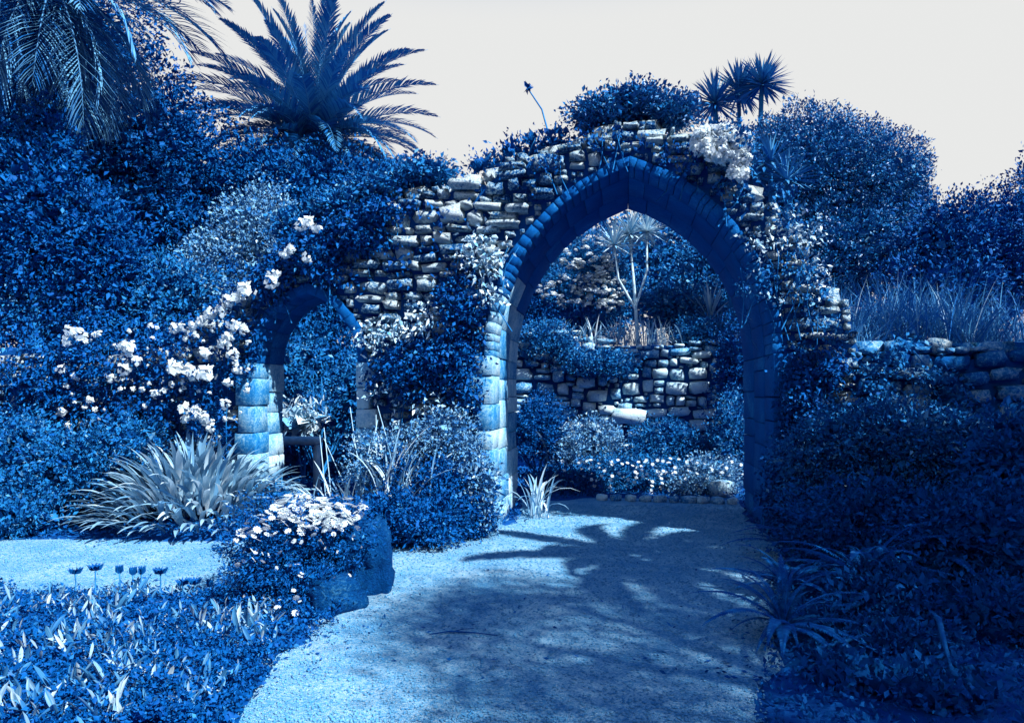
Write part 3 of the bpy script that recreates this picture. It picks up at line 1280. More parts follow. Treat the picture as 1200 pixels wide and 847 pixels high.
cordyline('thin forked cabbage tree with pale bare trunks seen through the gateway', (b[0], b[1], bkz), [at(738, 275, 15.4), at(758, 272, 15.5), at(720, 288, 15.2)], M_PALE, .62, trunk_mat=M_BARKP, r=.03, n=90, w=.04)
m = MB()
c = at(832, 372, 15.6)
yr = thing('yucca', 'spiky yucca with sword leaves at the right in the gateway view', 'plant', (c[0], c[1], bkz))
ym = [strap_mesh('leaf', .95, .06, e, .25, M_STRAP, 4) for e in (1.45, 1.2, .9, .5, .15)]
for i in range(34):
    s = rnd.uniform(.7, 1.1)
    ob('leaf', ym[i % 5], yr, (0, 0, c[2] - bkz - .1), (0, 0, i * 2.4), (s, s, s))
m = MB()
tube(m, [(0, 0, 0), (0, 0, c[2] - bkz)], [.08, .07], 7)
ob('trunk', m.mesh('trunk', M_BARK, True), yr)
# shrubs and strappy plants along the top of the back wall
for i, (px, py, rx, ry, Y, mat, lab) in enumerate((
        (640, 400, 34, 22, 14.3, M_MID, 'low leafy plant trailing over the left end of the back wall'),
        (825, 395, 40, 26, 14.4, M_MID, 'leafy shrub spilling over the right end of the back wall'),
        (700, 425, 42, 16, 14.0, M_MID, 'trailing plant hanging down the middle of the back wall'),
        (860, 440, 30, 60, 13.4, M_DARK, 'dark shrub at the right end of the back wall'),
        (790, 360, 60, 26, 16, M_MID, 'low bush beneath the yucca beyond the gateway'),
        (620, 360, 40, 30, 16, M_DARK, 'shadowy bush at the left above the back wall'))):
    shrub('wall_shrub', lab, 'shrub', [B(px, py, rx, ry, Y, .45), B(px + rx * .5, py + ry * .3, rx * .5, ry * .7, Y - .1, .35)], 2600, .07, mat, zb=max(0.0, min(bkz, at(px, py + ry, Y)[2] - .02)))
GL = [strap_mesh('leaf', L, .028, e, b_, M_STRAP, 5) for L, e, b_ in ((.55, 1.3, .6), (.6, 1.1, 1.4), (.5, .8, 1.6), (.6, 1.4, .3), (.5, .5, 1.4))]
for gi, (px, n) in enumerate(((655, 26), (690, 34), (718, 44), (742, 44), (765, 40), (785, 30))):
    c = at(px, 398, 14.45)
    rt = thing('grass_tuft', ['small pale grassy tuft above the left stones of the back wall', 'grassy tuft right of the leftmost one on the back wall', 'bushy pale tuft beneath the white flowered shrub',
                              'thick pale tuft right in front of the thin trunks', 'thick pale tuft just right of the thin trunks', 'rightmost pale tuft on the back wall under the yucca'][gi], 'plant', (c[0], c[1], bkz), 0, 'grassy tufts along the back wall')
    for i in range(n):
        s = rnd.uniform(.7, 1.15)
        ob('leaf', GL[i % 5], rt, (rnd.gauss(0, .12), rnd.gauss(0, .08), .12), (0, 0, rnd.random() * 6.28), (s, s, s))
# border in front of the back wall
for i, (px, py, rx, ry, Y, sz, mat, lab) in enumerate((
        (690, 525, 42, 36, 12.3, .06, M_LIGHT, 'pale leafed border plant in front of the back wall'),
        (780, 525, 52, 38, 12.0, .06, M_MID, 'feathery mid blue border shrub right of the gateway view centre'),
        (735, 555, 70, 24, 11.0, .05, M_MID, 'low flowery edging plant along the far side of the path'),
        (825, 560, 40, 26, 10.7, .05, M_LIGHT, 'small leaved edging plant beside the right gateway jamb'),
        (665, 565, 45, 22, 10.8, .05, M_DARK, 'dark low plant beside the left gateway jamb'),
        (855, 520, 26, 60, 11.6, .06, M_MID, 'upright border shrub half hidden by the right gateway jamb'),
        (630, 500, 30, 40, 12.4, .06, M_DARK, 'dim shrub just behind the left gateway jamb'))):
    _s = shrub('border_plant', lab, 'shrub', [B(px, py, rx, ry, Y, .5), B(px - rx * .5, py + ry * .3, rx * .55, ry * .6, Y - .2, .4), B(px + rx * .5, py + ry * .25, rx * .5, ry * .7, Y - .15, .4)], 4200, sz, mat)
    if i == 2:
        EDGE_PLANT = _s
# tiny flowers through the border
fl = [daisy_mesh('flower', .03, 7) for _ in range(3)]
rt = EDGE_PLANT
o0 = np.array(rt.location)
for i in range(170):
    Y = rnd.uniform(10.2, 11.6)
    p = at(rnd.uniform(650, 866), rnd.uniform(535, 575), Y)
    p[1] = 10.2 + (p[1] - 10.2) * .5
    ob('flower', fl[i % 3], rt, tuple(p - o0), (rnd.uniform(.3, 1.3), rnd.uniform(-.5, .5), 0))
rt = thing('strap_plant', 'arching pale strappy plant by the foot of the left gateway jamb', 'plant', tuple(ground_at(628, 606)))
SL2 = [strap_mesh('leaf', L, .03, e, b_, M_STRAP, 6) for L, e, b_ in ((.62, 1.35, 1.2), (.7, 1.2, 1.9), (.55, 1.0, 2.0), (.6, 1.45, .6))]
for i in range(30):
    s = rnd.uniform(.7, 1.15)
    ob('leaf', SL2[i % 4], rt, (rnd.gauss(0, .07), rnd.gauss(0, .07), 0), (0, 0, rnd.random() * 6.28), (s, s, s))
rt = thing('strap_plant', 'drooping strappy plant in front of the back wall seen past the left jamb', 'plant', tuple(ground_at(648, 560)))
for i in range(60):
    s = rnd.uniform(1.0, 1.6)
    ob('leaf', SL2[i % 4], rt, (rnd.gauss(0, .15), rnd.gauss(0, .1), .15), (0, 0, rnd.random() * 6.28), (s, s, s))
ob_e = [(690, 'left'), (850, 'right')]
STN = [stone_mesh('edging_stone', 300 + i, M_STONEB, .1, .5) for i in range(4)]
for i in range(10):
    p = ground_at(705 + i * 17, 586 + i * .5)
    s = rnd.uniform(.10, .17)
    tag(ob('edging_stone', STN[i % 4], None, (p[0], p[1], .04), (0, 0, rnd.random() * 3), (s * 1.4, s, s * .8)), 'small pale stone edging the far border beyond the gateway', 'stone', 'edging stones beyond the gateway')
p = ground_at(845, 582)
tag(ob('boulder', STONESB[5], None, (p[0], p[1], .12), (0, 0, .4), (.36, .3, .28)), 'rounded pale boulder beside the foot of the right gateway jamb', 'stone')

# ------------------------------------------------------------------ inside the small doorway
p0, p1 = at(325, 516, 10.2), at(372, 517, 10.2)
rt = thing('wooden_bench', 'pale plank bench seen through the small doorway', 'bench', ((p0[0] + p1[0]) / 2, 10.2, 0))
blk('seat', -.42, .32, -.15, .2, p0[2] - .06, p0[2] + .05, M_WOOD, rt)
for x in (-.36, .24):
    blk('leg', x, x + .07, -.08, .12, 0, p0[2] - .062, M_WOOD, rt)
shrub('border_plant', 'lit leafy shrub beyond the bench in the small doorway', 'shrub', [B(368, 415, 16, 26, 11.0, .3), B(360, 480, 34, 30, 11.4, .4), B(330, 440, 40, 60, 12, .4), B(420, 470, 50, 60, 11.8, .4)], 3000, .075, M_MID)
shrub('border_plant', 'spiky pale rosette plant above the bench plank in the doorway', 'shrub', [B(356, 495, 16, 15, 11.0, .2)], 160, .16, M_PALE, asp=.2)
shrub('hedge_shrub', 'dark hedge closing the view behind the small doorway', 'shrub', [B(350, 470, 110, 110, 12.8, .8), B(450, 440, 90, 110, 13, .8), B(240, 470, 110, 110, 13, .8)], 9000, .10, M_DUSK)

# ------------------------------------------------------------------ plants growing on the wall
climber('ivy', 'dark ivy hanging over the wall between the doorway and the gateway', [(538, 360, 28, 40), (480, 435, 46, 36), (545, 440, 22, 50), (515, 420, 30, 30)], 3600, .085, M_DARK)
climber('wall_weed', 'scattered small weeds sprouting from the joints of the lit rubble', [(500, 280, 70, 60), (590, 215, 40, 26), (450, 330, 50, 40), (640, 190, 30, 12)], 130, .10, M_DARK, v=(-.08, .0), vines=False, per=5)
climber('ivy', 'dark ivy draped above the small doorway', [(370, 300, 42, 34), (320, 330, 20, 24), (415, 275, 40, 24), (450, 250, 30, 14)], 3400, .085, M_DARK)
climber('ivy', 'ivy over the wall right of the gateway crown', [(850, 225, 24, 14), (915, 250, 24, 30), (935, 330, 30, 34), (960, 385, 30, 24), (890, 330, 20, 24)], 620, .075, M_MID)
climber('ivy', 'dark leafy growth beside the right gateway jamb', [(935, 470, 26, 60), (940, 540, 44, 60), (925, 590, 30, 40), (960, 430, 30, 26)], 4600, .075, M_DARK)
climber('ivy', 'dark ivy above the gateway crown', [(730, 165, 26, 12), (800, 190, 30, 18), (690, 165, 18, 10), (640, 195, 14, 10)], 260, .075, M_DARK)
climber('ivy', 'leafy growth over the big stones of the low right wall', [(1040, 430, 24, 14), (1015, 455, 20, 20), (1085, 440, 24, 14), (1110, 470, 20, 20), (1060, 405, 20, 7)], 600, .08, M_MID)
climber('succulent_patch', 'pale leafy succulents below the lit stones right of the doorway', [(470, 388, 48, 14), (440, 400, 24, 14), (510, 375, 22, 20), (455, 460, 20, 14), (520, 480, 34, 18)], 420, .10, M_PALE, asp=.55)
climber('succulent_patch', 'pale leaves hanging at the left springing of the gateway arch', [(575, 335, 16, 26), (560, 300, 18, 22), (590, 300, 10, 14)], 260, .11, M_PALE, asp=.5)
climber('succulent_patch', 'pale leaf clusters hanging on the wall right of the gateway', [(895, 290, 26, 30), (945, 290, 16, 36), (925, 260, 24, 20), (905, 360, 14, 12), (950, 330, 16, 24)], 260, .085, M_PALE, asp=.5)
rt = climber('flowering_climber', 'leafy climber with white blossom clusters covering the low wall left of the doorway', [(230, 430, 70, 60), (140, 430, 80, 55), (90, 460, 60, 70), (60, 520, 60, 60), (180, 490, 70, 40), (285, 370, 26, 50), (255, 480, 26, 50), (20, 430, 60, 60)], 9000, .075, M_DARK, v=(-.42, .02))
# white blossoms of the climber, each a bloom of its own
BL = [blossom_mesh('blossom', .105, 24) for _ in range(6)]
o0 = np.array(rt.location)
spots = [(150, 405, 1.1), (158, 410, 1.2), (147, 432, 1.0), (162, 422, .8), (208, 432, 1.3), (222, 438, 1.3), (243, 438, 1.4), (205, 425, .9), (95, 392, .9), (84, 386, .9), (82, 402, 1), (100, 398, .8), (290, 343, 1.3),
         (280, 350, 1.1), (268, 356, 1.1), (258, 362, 1), (250, 368, 1), (236, 376, .9), (226, 380, .9), (216, 384, .8), (206, 388, .8), (275, 382, 1), (286, 388, .9), (268, 395, 1.1), (260, 402, .8), (242, 415, .9), (276, 415, .9),
         (283, 430, .8), (215, 478, 1), (232, 480, 1.1), (240, 488, .9), (222, 492, .8), (262, 470, .8), (248, 500, .8), (268, 445, .8), (130, 445, .7), (184, 462, .7), (196, 460, .7), (320, 330, 1.1), (326, 322, .9), (345, 290, .8),
         (338, 296, .9), (362, 262, 1), (372, 268, .9), (352, 268, .9), (364, 300, .8), (110, 470, .6), (90, 440, .7), (78, 480, .8), (86, 500, .7), (76, 430, .8)]
for i in range(60):
    spots.append((rnd.uniform(78, 295), rnd.uniform(385, 500), rnd.uniform(.2, .5)))
for i, (px, py, s) in enumerate(spots):
    u, z = wpx(px + rnd.uniform(-3, 3), py + rnd.uniform(-3, 3), -.4)
    ob('blossom', BL[i % 6], rt, tuple(W(u, -.42, z) - o0), (rnd.uniform(-.4, .4), rnd.uniform(-3, 3), rnd.uniform(-.4, .4)), (s, s, s))

# growth along the wall top
def topblob(px, py, rx, ry, v):
    u, z = wpx(px, py, v)
    p = W(u, v, z)
    k = p[1] / F_PX
    return [p[0], p[1], p[2], rx * k, .45, ry * k]


shrub('wall_shrub', 'rounded leafy bush crowning the wall above the gateway', 'shrub', [topblob(742, 126, 46, 14, .5), topblob(700, 138, 30, 10, .45), topblob(785, 136, 26, 11, .5)], 3600, .07, M_GLOSS, zb=4.0)
shrub('wall_shrub', 'small scrubby plants on the wall top left of the bush', 'shrub', [topblob(650, 165, 20, 10, .5), topblob(600, 180, 16, 9, .5), topblob(625, 172, 14, 8, .6), topblob(570, 198, 20, 8, .5)], 330, .07, M_DARK, zb=4.05, up=.8)
shrub('wall_shrub', 'low dark growth along the sloping wall top above the doorway', 'shrub', [topblob(500, 205, 34, 10, .4), topblob(450, 225, 36, 14, .4), topblob(400, 245, 30, 14, .3), topblob(350, 268, 22, 14, .3)], 3000, .075, M_MID, zb=3.2)
wb = shrub('blossom_bush', 'bush smothered in white blossom on the wall top right of the gateway', 'shrub', [topblob(845, 172, 26, 22, .1), topblob(862, 190, 14, 22, .05)], 900, .07, M_MID, zb=3.7)
for i in range(150):
    if rnd.random() < .7:
        a, rr = rnd.uniform(0, 6.28), math.sqrt(rnd.random())
        px, py = 845 + 32 * rr * math.cos(a), 168 + 19 * rr * math.sin(a)
    else:
        px, py = rnd.uniform(858, 876), rnd.uniform(165, 210)
    u, z = wpx(px, py, -.3)
    p = W(u, -.32 + rnd.uniform(0, .1), z)
    s = rnd.uniform(.5, .95)
    ob('blossom', BL[i % 6], wb, tuple(p - np.array(wb.location)), (rnd.uniform(-.4, .4), rnd.uniform(-3, 3), 0), (s, s, s))
# lone flower stalk against the sky
s0, s1 = topblob(646, 158, 1, 1, .4), topblob(618, 103, 1, 1, .4)
rt = thing('flower_stalk', 'lone thin flower stalk leaning against the sky on the wall top', 'flower', tuple(s0[:3]))
m = MB()
d = np.array(s1[:3]) - np.array(s0[:3])
tube(m, [(0, 0, -.1), tuple(d * .5 + np.array([.03, 0, .02])), tuple(d)], [.012, .01, .008], 5)
ob('stem', m.mesh('stem', M_STEM, True), rt)
P = np.repeat(d[None], 30, 0)
A = unit(30)
V, T = leaf_quads(P, A, rng.uniform(.05, .085, 30), .5)
ob('flower_head', mk('flower_head', V, [T], M_DFLOWER), rt)

# grassy bush on the right wall top
c = at(1055, 400, 8.0)
rt = thing('grass_bush', 'wide fine leaved grassy bush behind the low right wall', 'plant', (c[0], c[1], 0))
m = MB()
for k in range(13):
    x = -1.0 + 2.3 * k / 12
    strap_clump_joined(m, (x, rnd.uniform(-.1, .5), 1.75 + rnd.uniform(-.1, .25)), 230, 1.0, .010, (.7, 1.5), (.2, 1.0), .16, 4)
ob('foliage', m.mesh('foliage', leafmat('grassy_leaf', .25, .6, .08)), rt)
m = MB()
for k in range(7):
    x = -.9 + 2.0 * k / 6
    tube(m, [(x * .7, .2, 0), (x, .2, 1.75)], [.04, .03], 5)
ob('stem', m.mesh('stem', M_BARK, True), rt)

# ------------------------------------------------------------------ strappy clumps at the left
SL = [strap_mesh('leaf', L, w_, e, b_, M_STRAP, 7, tw) for L, w_, e, b_, tw in (
    (.80, .044, 1.5, .35, .2), (.84, .046, 1.35, .7, -.3), (.82, .05, 1.2, 1.0, .3), (.80, .048, 1.05, 1.3, -.2), (.78, .05, .85, 1.3, .4), (.74, .046, .65, 1.2, 0), (.80, .042, 1.45, 1.1, -.4),
    (.70, .046, .45, .9, .2), (.80, .046, 1.15, .6, 0), (.76, .05, .95, .8, .1))]
NLEAF = [0]
ag = ground_at(203, 630)
rt = thing('strap_plant', 'large clump of pale strap leaves beside the path left of the doorway', 'plant', (ag[0], ag[1] + .52, 0))
extra = MB()
NAG = 560
for i in range(NAG):
    a = i * 2.39996
    q = math.sqrt((i + .5) / NAG)
    x, y = q * 1.0 * math.cos(a), q * .50 * math.sin(a)
    z = .50 * (1 - q ** 2.2) * rnd.uniform(.55, 1) + .03
    order = [0, 6, 1, 8, 2, 9, 3, 4, 5, 7]
    k = order[min(9, max(0, int(q * 10 + rnd.uniform(-1.8, 1.6))))]
    s = rnd.uniform(.52, .86)
    az = a + rnd.uniform(-.7, .7)
    sw = s * rnd.uniform(1.3, 2.0)
    if i % 2 == 0 or y < -.2:
        if NLEAF[0] < 298:
            NLEAF[0] += 1
            ob('leaf', SL[k], rt, (x, y, z), (rnd.uniform(-.2, .2), rnd.uniform(-.25, .1), az), (s, sw, s))
            continue
    V = np.array([v.co[:] for v in SL[k].vertices]) * np.array([s, sw, s])
    extra.add(rotz(V, az) + np.array([x, y, z]), Q=[tuple(p.vertices) for p in SL[k].polygons])
o = ob('inner_leaves', extra.mesh('inner_leaves', M_STRAP, True), rt)
o['kind'] = 'stuff'
b2 = ground_at(408, 640)
rt = thing('strap_plant', 'thin pale strappy clump between the doorway and the white daisies', 'plant', (b2[0], b2[1] + .5, 0))
for i in range(90):
    s = rnd.uniform(.6, 1.0)
    ob('leaf', SL[rnd.choice((0, 6, 1, 2, 8, 3, 4, 9))], rt, (rnd.gauss(0, .22), rnd.gauss(0, .15), 0), (0, 0, rnd.random() * 6.28), (s, s * .6, s * 1.02))
for i in range(12):      # tall thin seed stems
    L = rnd.uniform(1.0, 1.5)
    m = MB()
    dx = rnd.uniform(-.5, .25)
    tube(m, [(0, 0, 0), (dx * .5, 0, L * .55), (dx, 0, L)], [.007, .006, .004], 4)
    ob('stem', m.mesh('stem', M_STEMP, True), rt, (rnd.gauss(.1, .3), rnd.gauss(0, .12), 0))
# bushes at the foot of the wall
shrub('low_shrub', 'dark rounded shrub at the foot of the wall beside the left gateway jamb', 'shrub', [B(500, 606, 46, 30, 7.0, .4), B(455, 606, 30, 34, 6.95, .35), B(548, 595, 26, 40, 7.35, .3), B(520, 570, 26, 34, 7.3, .35), B(470, 560, 26, 30, 7.4, .35), B(560, 610, 16, 20, 7.3, .2)], 9000, .055, M_DARK)
shrub('low_shrub', 'speckled small leaved shrub under the lit wall right of the doorway', 'shrub', [B(450, 540, 36, 40, 7.5, .35), B(520, 510, 40, 30, 7.6, .3), B(550, 545, 20, 40, 7.5, .25)], 3600, .05, M_LIGHT)
shrub('low_shrub', 'leafy shrub at the left edge behind the strap leaf clump', 'shrub', [B(90, 540, 50, 45, 7.9, .5), B(30, 540, 60, 60, 7.8, .5), B(150, 520, 50, 34, 8.0, .4), B(20, 600, 50, 40, 7.4, .4)], 6500, .06, M_MID)
shrub('low_shrub', 'small bush between the strap leaf clump and the doorway jamb', 'shrub', [B(330, 590, 14, 18, 7.6, .2), B(318, 580, 16, 16, 7.9, .2)], 900, .05, M_MID)

shrub('low_shrub', 'pale small leaved sprigs at the plinth of the left gateway jamb', 'shrub', [B(556, 560, 22, 20, 7.35, .2), B(565, 600, 16, 16, 7.3, .15), B(540, 530, 16, 18, 7.5, .2)], 1300, .07, M_LIGHT)
rt = thing('strap_plant', 'arching strappy plant rising from the dark shrub under the wall', 'plant', tuple(at(468, 590, 7.05)))
for i in range(46):
    s = rnd.uniform(.5, .95)
    ob('leaf', SL[rnd.choice((0, 6, 1, 2, 8, 3, 4, 9))], rt, (rnd.gauss(0, .14), rnd.gauss(0, .1), rnd.uniform(-.1, .2)), (0, 0, rnd.random() * 6.28), (s, s * .6, s))
# daisies over the rock-edged bed
dz = [B(350, 640, 74, 58, 5.35, .5), B(385, 620, 50, 40, 5.3, .4), B(320, 665, 46, 46, 5.2, .4), B(365, 690, 50, 40, 5.0, .35), B(345, 720, 36, 26, 4.75, .25)]
db = shrub('daisy_bush', 'bushy white daisies spilling over the dark rock by the path', 'flowers', dz, 13000, .034, M_DARK, asp=.45)
DM = [daisy_mesh('flower', .036, 11) for _ in range(5)]
DE = []
nfl = 0
tries = 0
eye_mb = MB()
while nfl < 280 and tries < 8000:
    tries += 1
    if rnd.random() < .62:
        a, rr = rnd.uniform(0, 6.28), math.sqrt(rnd.random())
        px, py = 372 + 56 * rr * math.cos(a), 598 + 22 * rr * math.sin(a)
    else:
        px, py = rnd.uniform(275, 435), rnd.uniform(585, 735)
        if py > 640 and rnd.random() < .45:
            continue
    # hit the front of the nearest blob along the view ray
    best = None
    dvec = at(px, py, 1.0) - np.array([0, 0, EYE])
    for b_ in dz:
        o_ = (np.array([0, 0, EYE]) - b_[:3]) / b_[3:]
        d_ = dvec / np.array(b_[3:])
        A_, B_, C_ = d_.dot(d_), 2 * o_.dot(d_), o_.dot(o_) - 1.08
        disc = B_ * B_ - 4 * A_ * C_
        if disc > 0:
            t = (-B_ - math.sqrt(disc)) / (2 * A_)
            if best is None or t < best[0]:
                p = np.array([0, 0, EYE]) + dvec * t
                best = (t, p, (p - b_[:3]) / np.array(b_[3:]) ** 2)
    if best is None or best[1][2] < .05:
        continue
    n = best[2] / np.linalg.norm(best[2]) + np.array([.15, -.2, .55])
    q = Vector(n).to_track_quat('Z', 'Y').to_euler()
    s = rnd.uniform(.55, 1.15) if py < 625 else rnd.uniform(.3, .75)
    ob('flower', DM[nfl % 5], db, tuple(best[1] - np.array(db.location)), (q.x + rnd.uniform(-.3, .3), q.y + rnd.uniform(-.3, .3), rnd.random() * 6), (s, s, s))
    nfl += 1
# the rock holding the bed
rk = stone_mesh('boulder', 411, M_ROCK, .022, .30, 12)
p = ground_at(418, 700)
tag(ob('boulder', rk, None, (p[0], p[1] + .22, .24), (.1, -.12, .35), (.46, .5, .62)), 'dark rough boulder edging the daisy bed at the bend of the path', 'rock')
p = ground_at(385, 722)
tag(ob('boulder', stone_mesh('boulder', 415, M_ROCK, .03, .45, 6), None, (p[0], p[1] + .15, .10), (0, .1, .8), (.42, .34, .3)), 'smaller dark boulder low in front of the daisies', 'rock')

# ------------------------------------------------------------------ foreground bed
SU = [strap_mesh('leaf', L, .022, e, b_, M_SUCC, 4, 0, .35) for L, e, b_ in ((.12, 1.4, .1), (.13, 1.1, .4), (.12, .8, -.2), (.11, .5, -.3), (.15, 1.25, .7))]
bedpos = []
k = 0
while len(bedpos) < 70 and k < 4000:
    k += 1
    px, py = rnd.uniform(-30, 380), rnd.uniform(700, 850)
    if py < 700 + max(0, (px - 150)) * .0 or (px > 300 and py > 770 - (px - 300) * .9 + 0):
        continue
    g_ = ground_at(px, py)
    if inside(path_poly, g_[0] + .12, g_[1]) or inside(path_poly, g_[0], g_[1] + .1):
        continue
    if math.sin(g_[0] * 5 + 1) * math.sin(g_[1] * 6 + g_[0] * 2) < -.25:
        continue
    if all((g_[0] - q[0]) ** 2 + (g_[1] - q[1]) ** 2 > .014 for q in bedpos):
        bedpos.append(g_)
for i, g_ in enumerate(bedpos):
    rt = thing('succulent', 'low succulent with upright fleshy leaves packed in the front left bed', 'plant', (g_[0], g_[1], 0), rnd.random() * 6, 'succulents in the front left bed')
    cs = rnd.uniform(.45, 1.15)
    for j in range(16):
        s = rnd.uniform(.6, 1.15) * cs
        ob('leaf', SU[j % 5], rt, (rnd.gauss(0, .06), rnd.gauss(0, .06), rnd.uniform(0, .06)), (rnd.uniform(-.6, .6), rnd.uniform(-.5, .5), j * 2.4), (s, s * rnd.uniform(.8, 1.5), s))
# ground cover under them
m = MB()
gp = []
while len(gp) < 30000:
    px, py = rnd.uniform(-60, 420), 695 + 165 * rnd.random()
    g_ = ground_at(px, py)
    if inside(path_poly, g_[0] - .05, g_[1] - .03):
        continue
    gp.append((g_[0], g_[1], abs(rnd.gauss(0, .03)) + .07 * max(0, math.sin(g_[0] * 9 + math.sin(g_[1] * 7) * 2) * math.sin(g_[1] * 11 + g_[0] * 3))))
V, T = leaf_quads(np.array(gp), unit(30000) * np.array([1, 1, .6]) + np.array([0, 0, .5]), rng.uniform(.012, .040, 30000), .6)
m.add(V, T)
tag(ob('ground_cover', m.mesh('ground_cover', M_DARK)), 'dark leafy ground cover between the succulents in the front left bed', 'ground cover', kind='stuff')
m = MB()
n_ = 26000
gp = np.stack([rng.uniform(1.0, 6.0, n_), rng.uniform(3.0, 7.0, n_), np.abs(rng.normal(size=n_)) * .06], 1)
gp = gp[[not inside(path_poly, x + .05, y) for x, y, z in gp]]
V, T = leaf_quads(gp, unit(len(gp)) * np.array([1, 1, .6]) + np.array([0, 0, .5]), rng.uniform(.018, .05, len(gp)), .5)
m.add(V, T)
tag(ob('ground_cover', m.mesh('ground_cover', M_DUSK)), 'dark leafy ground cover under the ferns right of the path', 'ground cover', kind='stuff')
# low weeds and fallen leaves on the earth of the beds along the wall
m = MB()
n_ = 40000
gp = np.stack([rng.uniform(-8.5, 4.5, n_), rng.uniform(6.9, 13.8, n_), np.abs(rng.normal(size=n_)) * .035], 1)
gp = gp[[not inside(path_poly, x, y) for x, y, z in gp]]
V, T = leaf_quads(gp, unit(len(gp)) * np.array([1, 1, .5]) + np.array([0, 0, .4]), rng.uniform(.02, .07, len(gp)), .5)
m.add(V, T)
tag(ob('ground_cover', m.mesh('ground_cover', M_DARK)), 'low weeds and fallen leaves on the beds at the foot of the walls', 'ground cover', kind='stuff')
# litter on the path and one fallen twig
m = MB()
lp = []
while len(lp) < 420:
    px, py = rnd.uniform(80, 930), rnd.uniform(605, 800)
    g_ = ground_at(px, py)
    near = not inside(path_poly, g_[0] + .35, g_[1]) or not inside(path_poly, g_[0] - .35, g_[1]) or not inside(path_poly, g_[0], g_[1] + .4)
    if inside(path_poly, g_[0], g_[1]) and (near or rnd.random() < .12):
        lp.append((g_[0], g_[1], .012))
A_ = unit(420)
A_[:, 2] = np.abs(A_[:, 2]) * .2
V, T = leaf_quads(np.array(lp), A_, rng.uniform(.015, .05, 420), .4, .1)
V[:, 2] = np.maximum(V[:, 2], .008)
m.add(V, T)
tag(ob('leaf_litter', m.mesh('leaf_litter', M_DARK)), 'dry leaf litter scattered thinly over the gravel path', 'leaf litter', kind='stuff')
g_ = ground_at(545, 745)
m = MB()
tube(m, [(-.22, .0, .012), (-.1, .03, .02), (.05, .02, .016), (.2, -.02, .012)], [.003, .006, .005, .003], 5)
tube(m, [(-.08, .03, .018), (-.02, .09, .014), (.05, .11, .012)], [.004, .003, .002], 5)
tag(ob('fallen_twig', m.mesh('fallen_twig', plainmat('dark_twig', .04, .9, .03)), None, tuple(g_)), 'thin dark twig lying on the gravel in the near foreground', 'twig')
# dark flowers on short stems at the edge of the bed
for i, (px, py) in enumerate(((88, 668), (112, 664), (140, 668), (156, 670), (166, 669), (188, 668), (214, 681), (228, 680), (246, 684))):
    g_ = ground_at(px, 700)
    top = at(px, py, g_[1])
    rt = thing('dark_flower', ['dark cup shaped flower leftmost along the bed edge', 'tall dark flower second from the left along the bed edge', 'dark narrow bud between the tall pairs of flowers',
                               'small dark bud left of the twin buds', 'small dark bud just right of its twin', 'tallest dark open flower near the middle of the bed edge', 'dark spreading flower left of its right hand twin',
                               'dark spreading flower touching its twin on the right', 'rightmost dark closed bud along the bed edge'][i], 'flower', (g_[0], g_[1], 0), rnd.random() * 6, 'dark flowers along the bed edge')
    m = MB()
    tube(m, [(0, 0, 0), (.005, 0, top[2] * .6), (0, 0, top[2] - .02)], [.005, .005, .006], 5)
    ob('stem', m.mesh('stem', M_STEM, True), rt)
    n = 12
    a = np.arange(n) * 2 * PI / n
    wide = .9 if i in (0, 1, 5, 6, 7) else .3
    A = np.stack([np.cos(a) * wide, np.sin(a) * wide, np.full(n, .8)], 1)
    V, T = leaf_quads(np.repeat(np.array([[0, 0, top[2] - .03]]), n, 0), A, np.full(n, .075), .45)
    ob('flower_head', mk('flower_head', V, [T], M_DFLOWER), rt)

# ------------------------------------------------------------------ right foreground: ferns and shaded shrubs
FM = [frond_mesh('frond', L, e, b_, leafmat('fern_leaf', .0, .28, .04, .7, .06) if i == 0 else bpy.data.materials['fern_leaf'], 52, .15, .022, .1, 1.25, True, .008, .25)
      for i, (L, e, b_) in enumerate(((1.15, .95, 1.2), (1.2, .7, 1.1), (1.1, .45, .9), (1.0, 1.2, 1.3), (1.2, .55, 1.3)))]
ferns = ((965, 655, .15, 1.0, 'fern nearest the right gateway jamb with fronds over the path'), (1015, 700, .1, 1.05, 'large fern spreading over the right edge of the path'),
         (1000, 625, .2, .9, 'fern under the low right wall'), (1090, 690, .2, 1.1, 'fern at the lower right behind the front one'),
         (1075, 620, .3, 1.0, 'fern high under the big wall stones at right'),
         (1180, 680, .2, 1.1, 'fern at the right edge of the view'), (922, 700, .06, .8, 'small fern tucked at the path edge before the large one'),
         (918, 745, .06, .8, 'small fern at the path edge just in front of the large one'), (928, 655, .1, .8, 'little fern at the foot of the right gateway jamb'))
for px, py, z, s0_, lab in ferns:
    g_ = ground_at(px, py)
    rt = thing('fern', lab, 'fern', (g_[0], g_[1], 0), rnd.random() * 6, 'ferns along the right of the path')
    for j in range(24):
        s = s0_ * rnd.uniform(.5, .95) * .8
        ob('frond', FM[j % 5], rt, (0, 0, z), (0, rnd.uniform(-.1, .15), j * 2.39996), (s, s, s))
    m = MB()
    tube(m, [(0, 0, 0), (0, 0, z + .03)], [.04, .03], 6)
    ob('crown', m.mesh('crown', M_BARK), rt)
shrub('low_shrub', 'soft mid blue shrub in front of the low right wall', 'shrub', [B(1000, 520, 60, 50, 6.5, .4), B(1060, 520, 55, 50, 6.3, .4), B(950, 540, 40, 50, 6.7, .3), B(1110, 530, 50, 50, 6.2, .4)], 9000, .05, M_MID, front=.6)
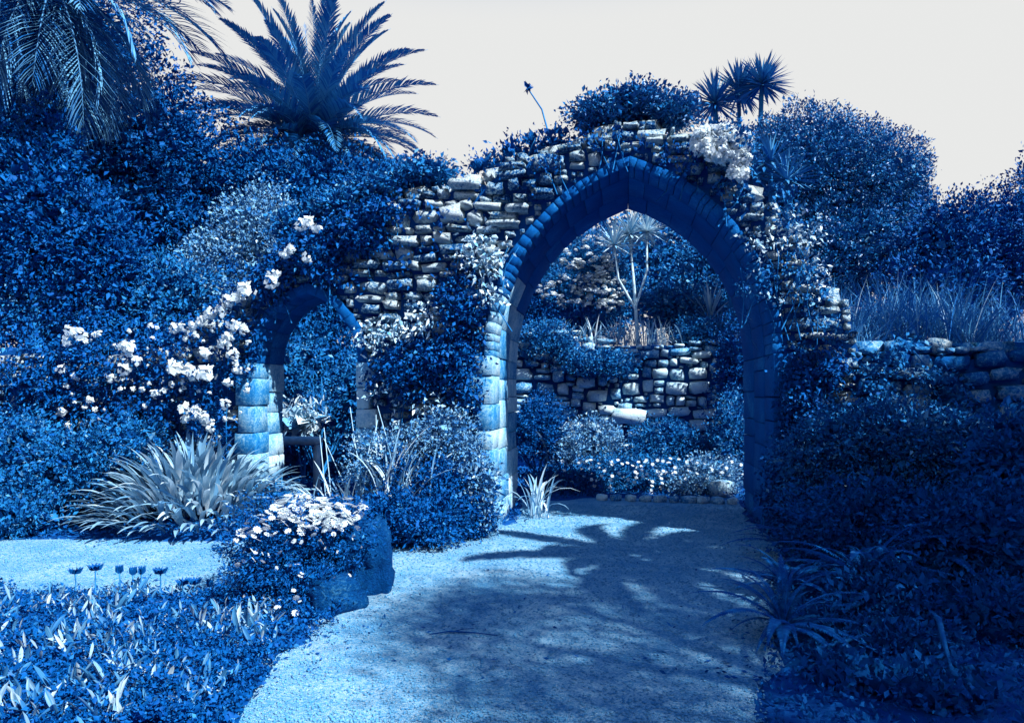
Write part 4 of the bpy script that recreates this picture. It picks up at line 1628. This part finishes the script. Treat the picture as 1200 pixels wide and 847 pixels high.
shrub('low_shrub', 'dark shaded shrub filling the lower right behind the ferns', 'shrub', [B(1040, 620, 110, 60, 5.9, .5), B(1130, 640, 90, 80, 5.3, .5), B(960, 600, 36, 40, 6.6, .3), B(1060, 730, 110, 70, 4.7, .4), B(1190, 560, 70, 90, 5.6, .4), B(1180, 760, 100, 80, 4.4, .4), B(1040, 790, 80, 60, 4.2, .35), B(985, 760, 40, 40, 4.4, .25), B(985, 815, 56, 46, 3.7, .3), B(1090, 850, 90, 70, 3.5, .3)], 20000, .06, M_DUSK)


# ------------------------------------------------------------------ trees right of the viewer shading the path, then added hedges that block sky light
def along_sun(p, t):
    return np.asarray(p, float) + np.array(SUNV) * t


# palm whose crown shades the path in front of the gateway
g_ = ground_at(770, 652)
hc = along_sun(g_, 8.6)
palm_tree('date palm standing right of the path out of view', (hc[0], hc[1], 0), hc[2], 24, 2.1, .15, nleaf=60, lmax=.34, lw=.05, elr=(.65, -.25))


def shade_tree(label, target, t, r, n, size, squash=.6, group=None, stretch=1.0, solid=0.0):
    c = along_sun(target, t)
    bl = [[c[0], c[1], c[2], r, r * stretch, r * squash], [c[0] + r * .5, c[1] - r * .3, c[2] - .2, r * .6, r * .7, r * .5], [c[0] - r * .4, c[1] + r * .4, c[2] + .2, r * .6, r * .6, r * .5]]
    shrub('garden_tree', label, 'tree', bl, n, size, M_DARK, trunk=.12, shell=(.2, 1.0), front=0, group=group, per=8, spread=2.5, k_size=1, k_n=1, core=solid)


shade_tree('dense tree right of the path out of view shading the ferns', (4.2, 4.5, .5), 8.0, 1.45, 9000, .16, solid=.2)
shade_tree('dense tree right of the low wall out of view', (5.1, 6.6, 1.2), 7.0, .85, 3600, .16, solid=.2)
shade_tree('thin leaved tree right of the viewer dappling the near path', (1.05, 3.85, 0), 10.5, 1.7, 60000, .055)
# unseen hedges added around the viewer to block the white low sky
for x, y, rx, ry, h, lab in ((0, -9, 13, 1.2, 7.6, 'tall unseen hedge added behind the viewer to block sky light'), (-14, -1, 1.4, 9, 7.0, 'tall unseen hedge added left of the viewer to block sky light'),
                             (15, -2, 1.4, 8, 6.4, 'tall unseen hedge added far right of the viewer to block sky light')):
    hr = thing('hedge', lab, 'hedge', (x, y, 0))
    bl = [[x + (2 * f - 1) * (rx if rx > ry else 0), y + (2 * f - 1) * (ry if ry > rx else 0), h * .45, 2.0, 2.0, h * .6] for f in np.linspace(0, 1, 9)]
    m = MB()
    crown_leaves(m, bl, 16000, .2, .6, 10, 1.3, .2, (.6, 1.05), 0, .1, .35)
    ob('foliage', m.mesh('foliage', M_DARK, off=(x, y, 0)), hr)
    m = MB()
    for b_ in bl:
        tube(m, [(b_[0], b_[1], 0), (b_[0] + .1, b_[1], h * .5), (b_[0], b_[1] + .1, h * .85)], [.12, .1, .04], 6)
    ob('trunk', m.mesh('trunk', M_BARK, True, off=(x, y, 0)), hr)
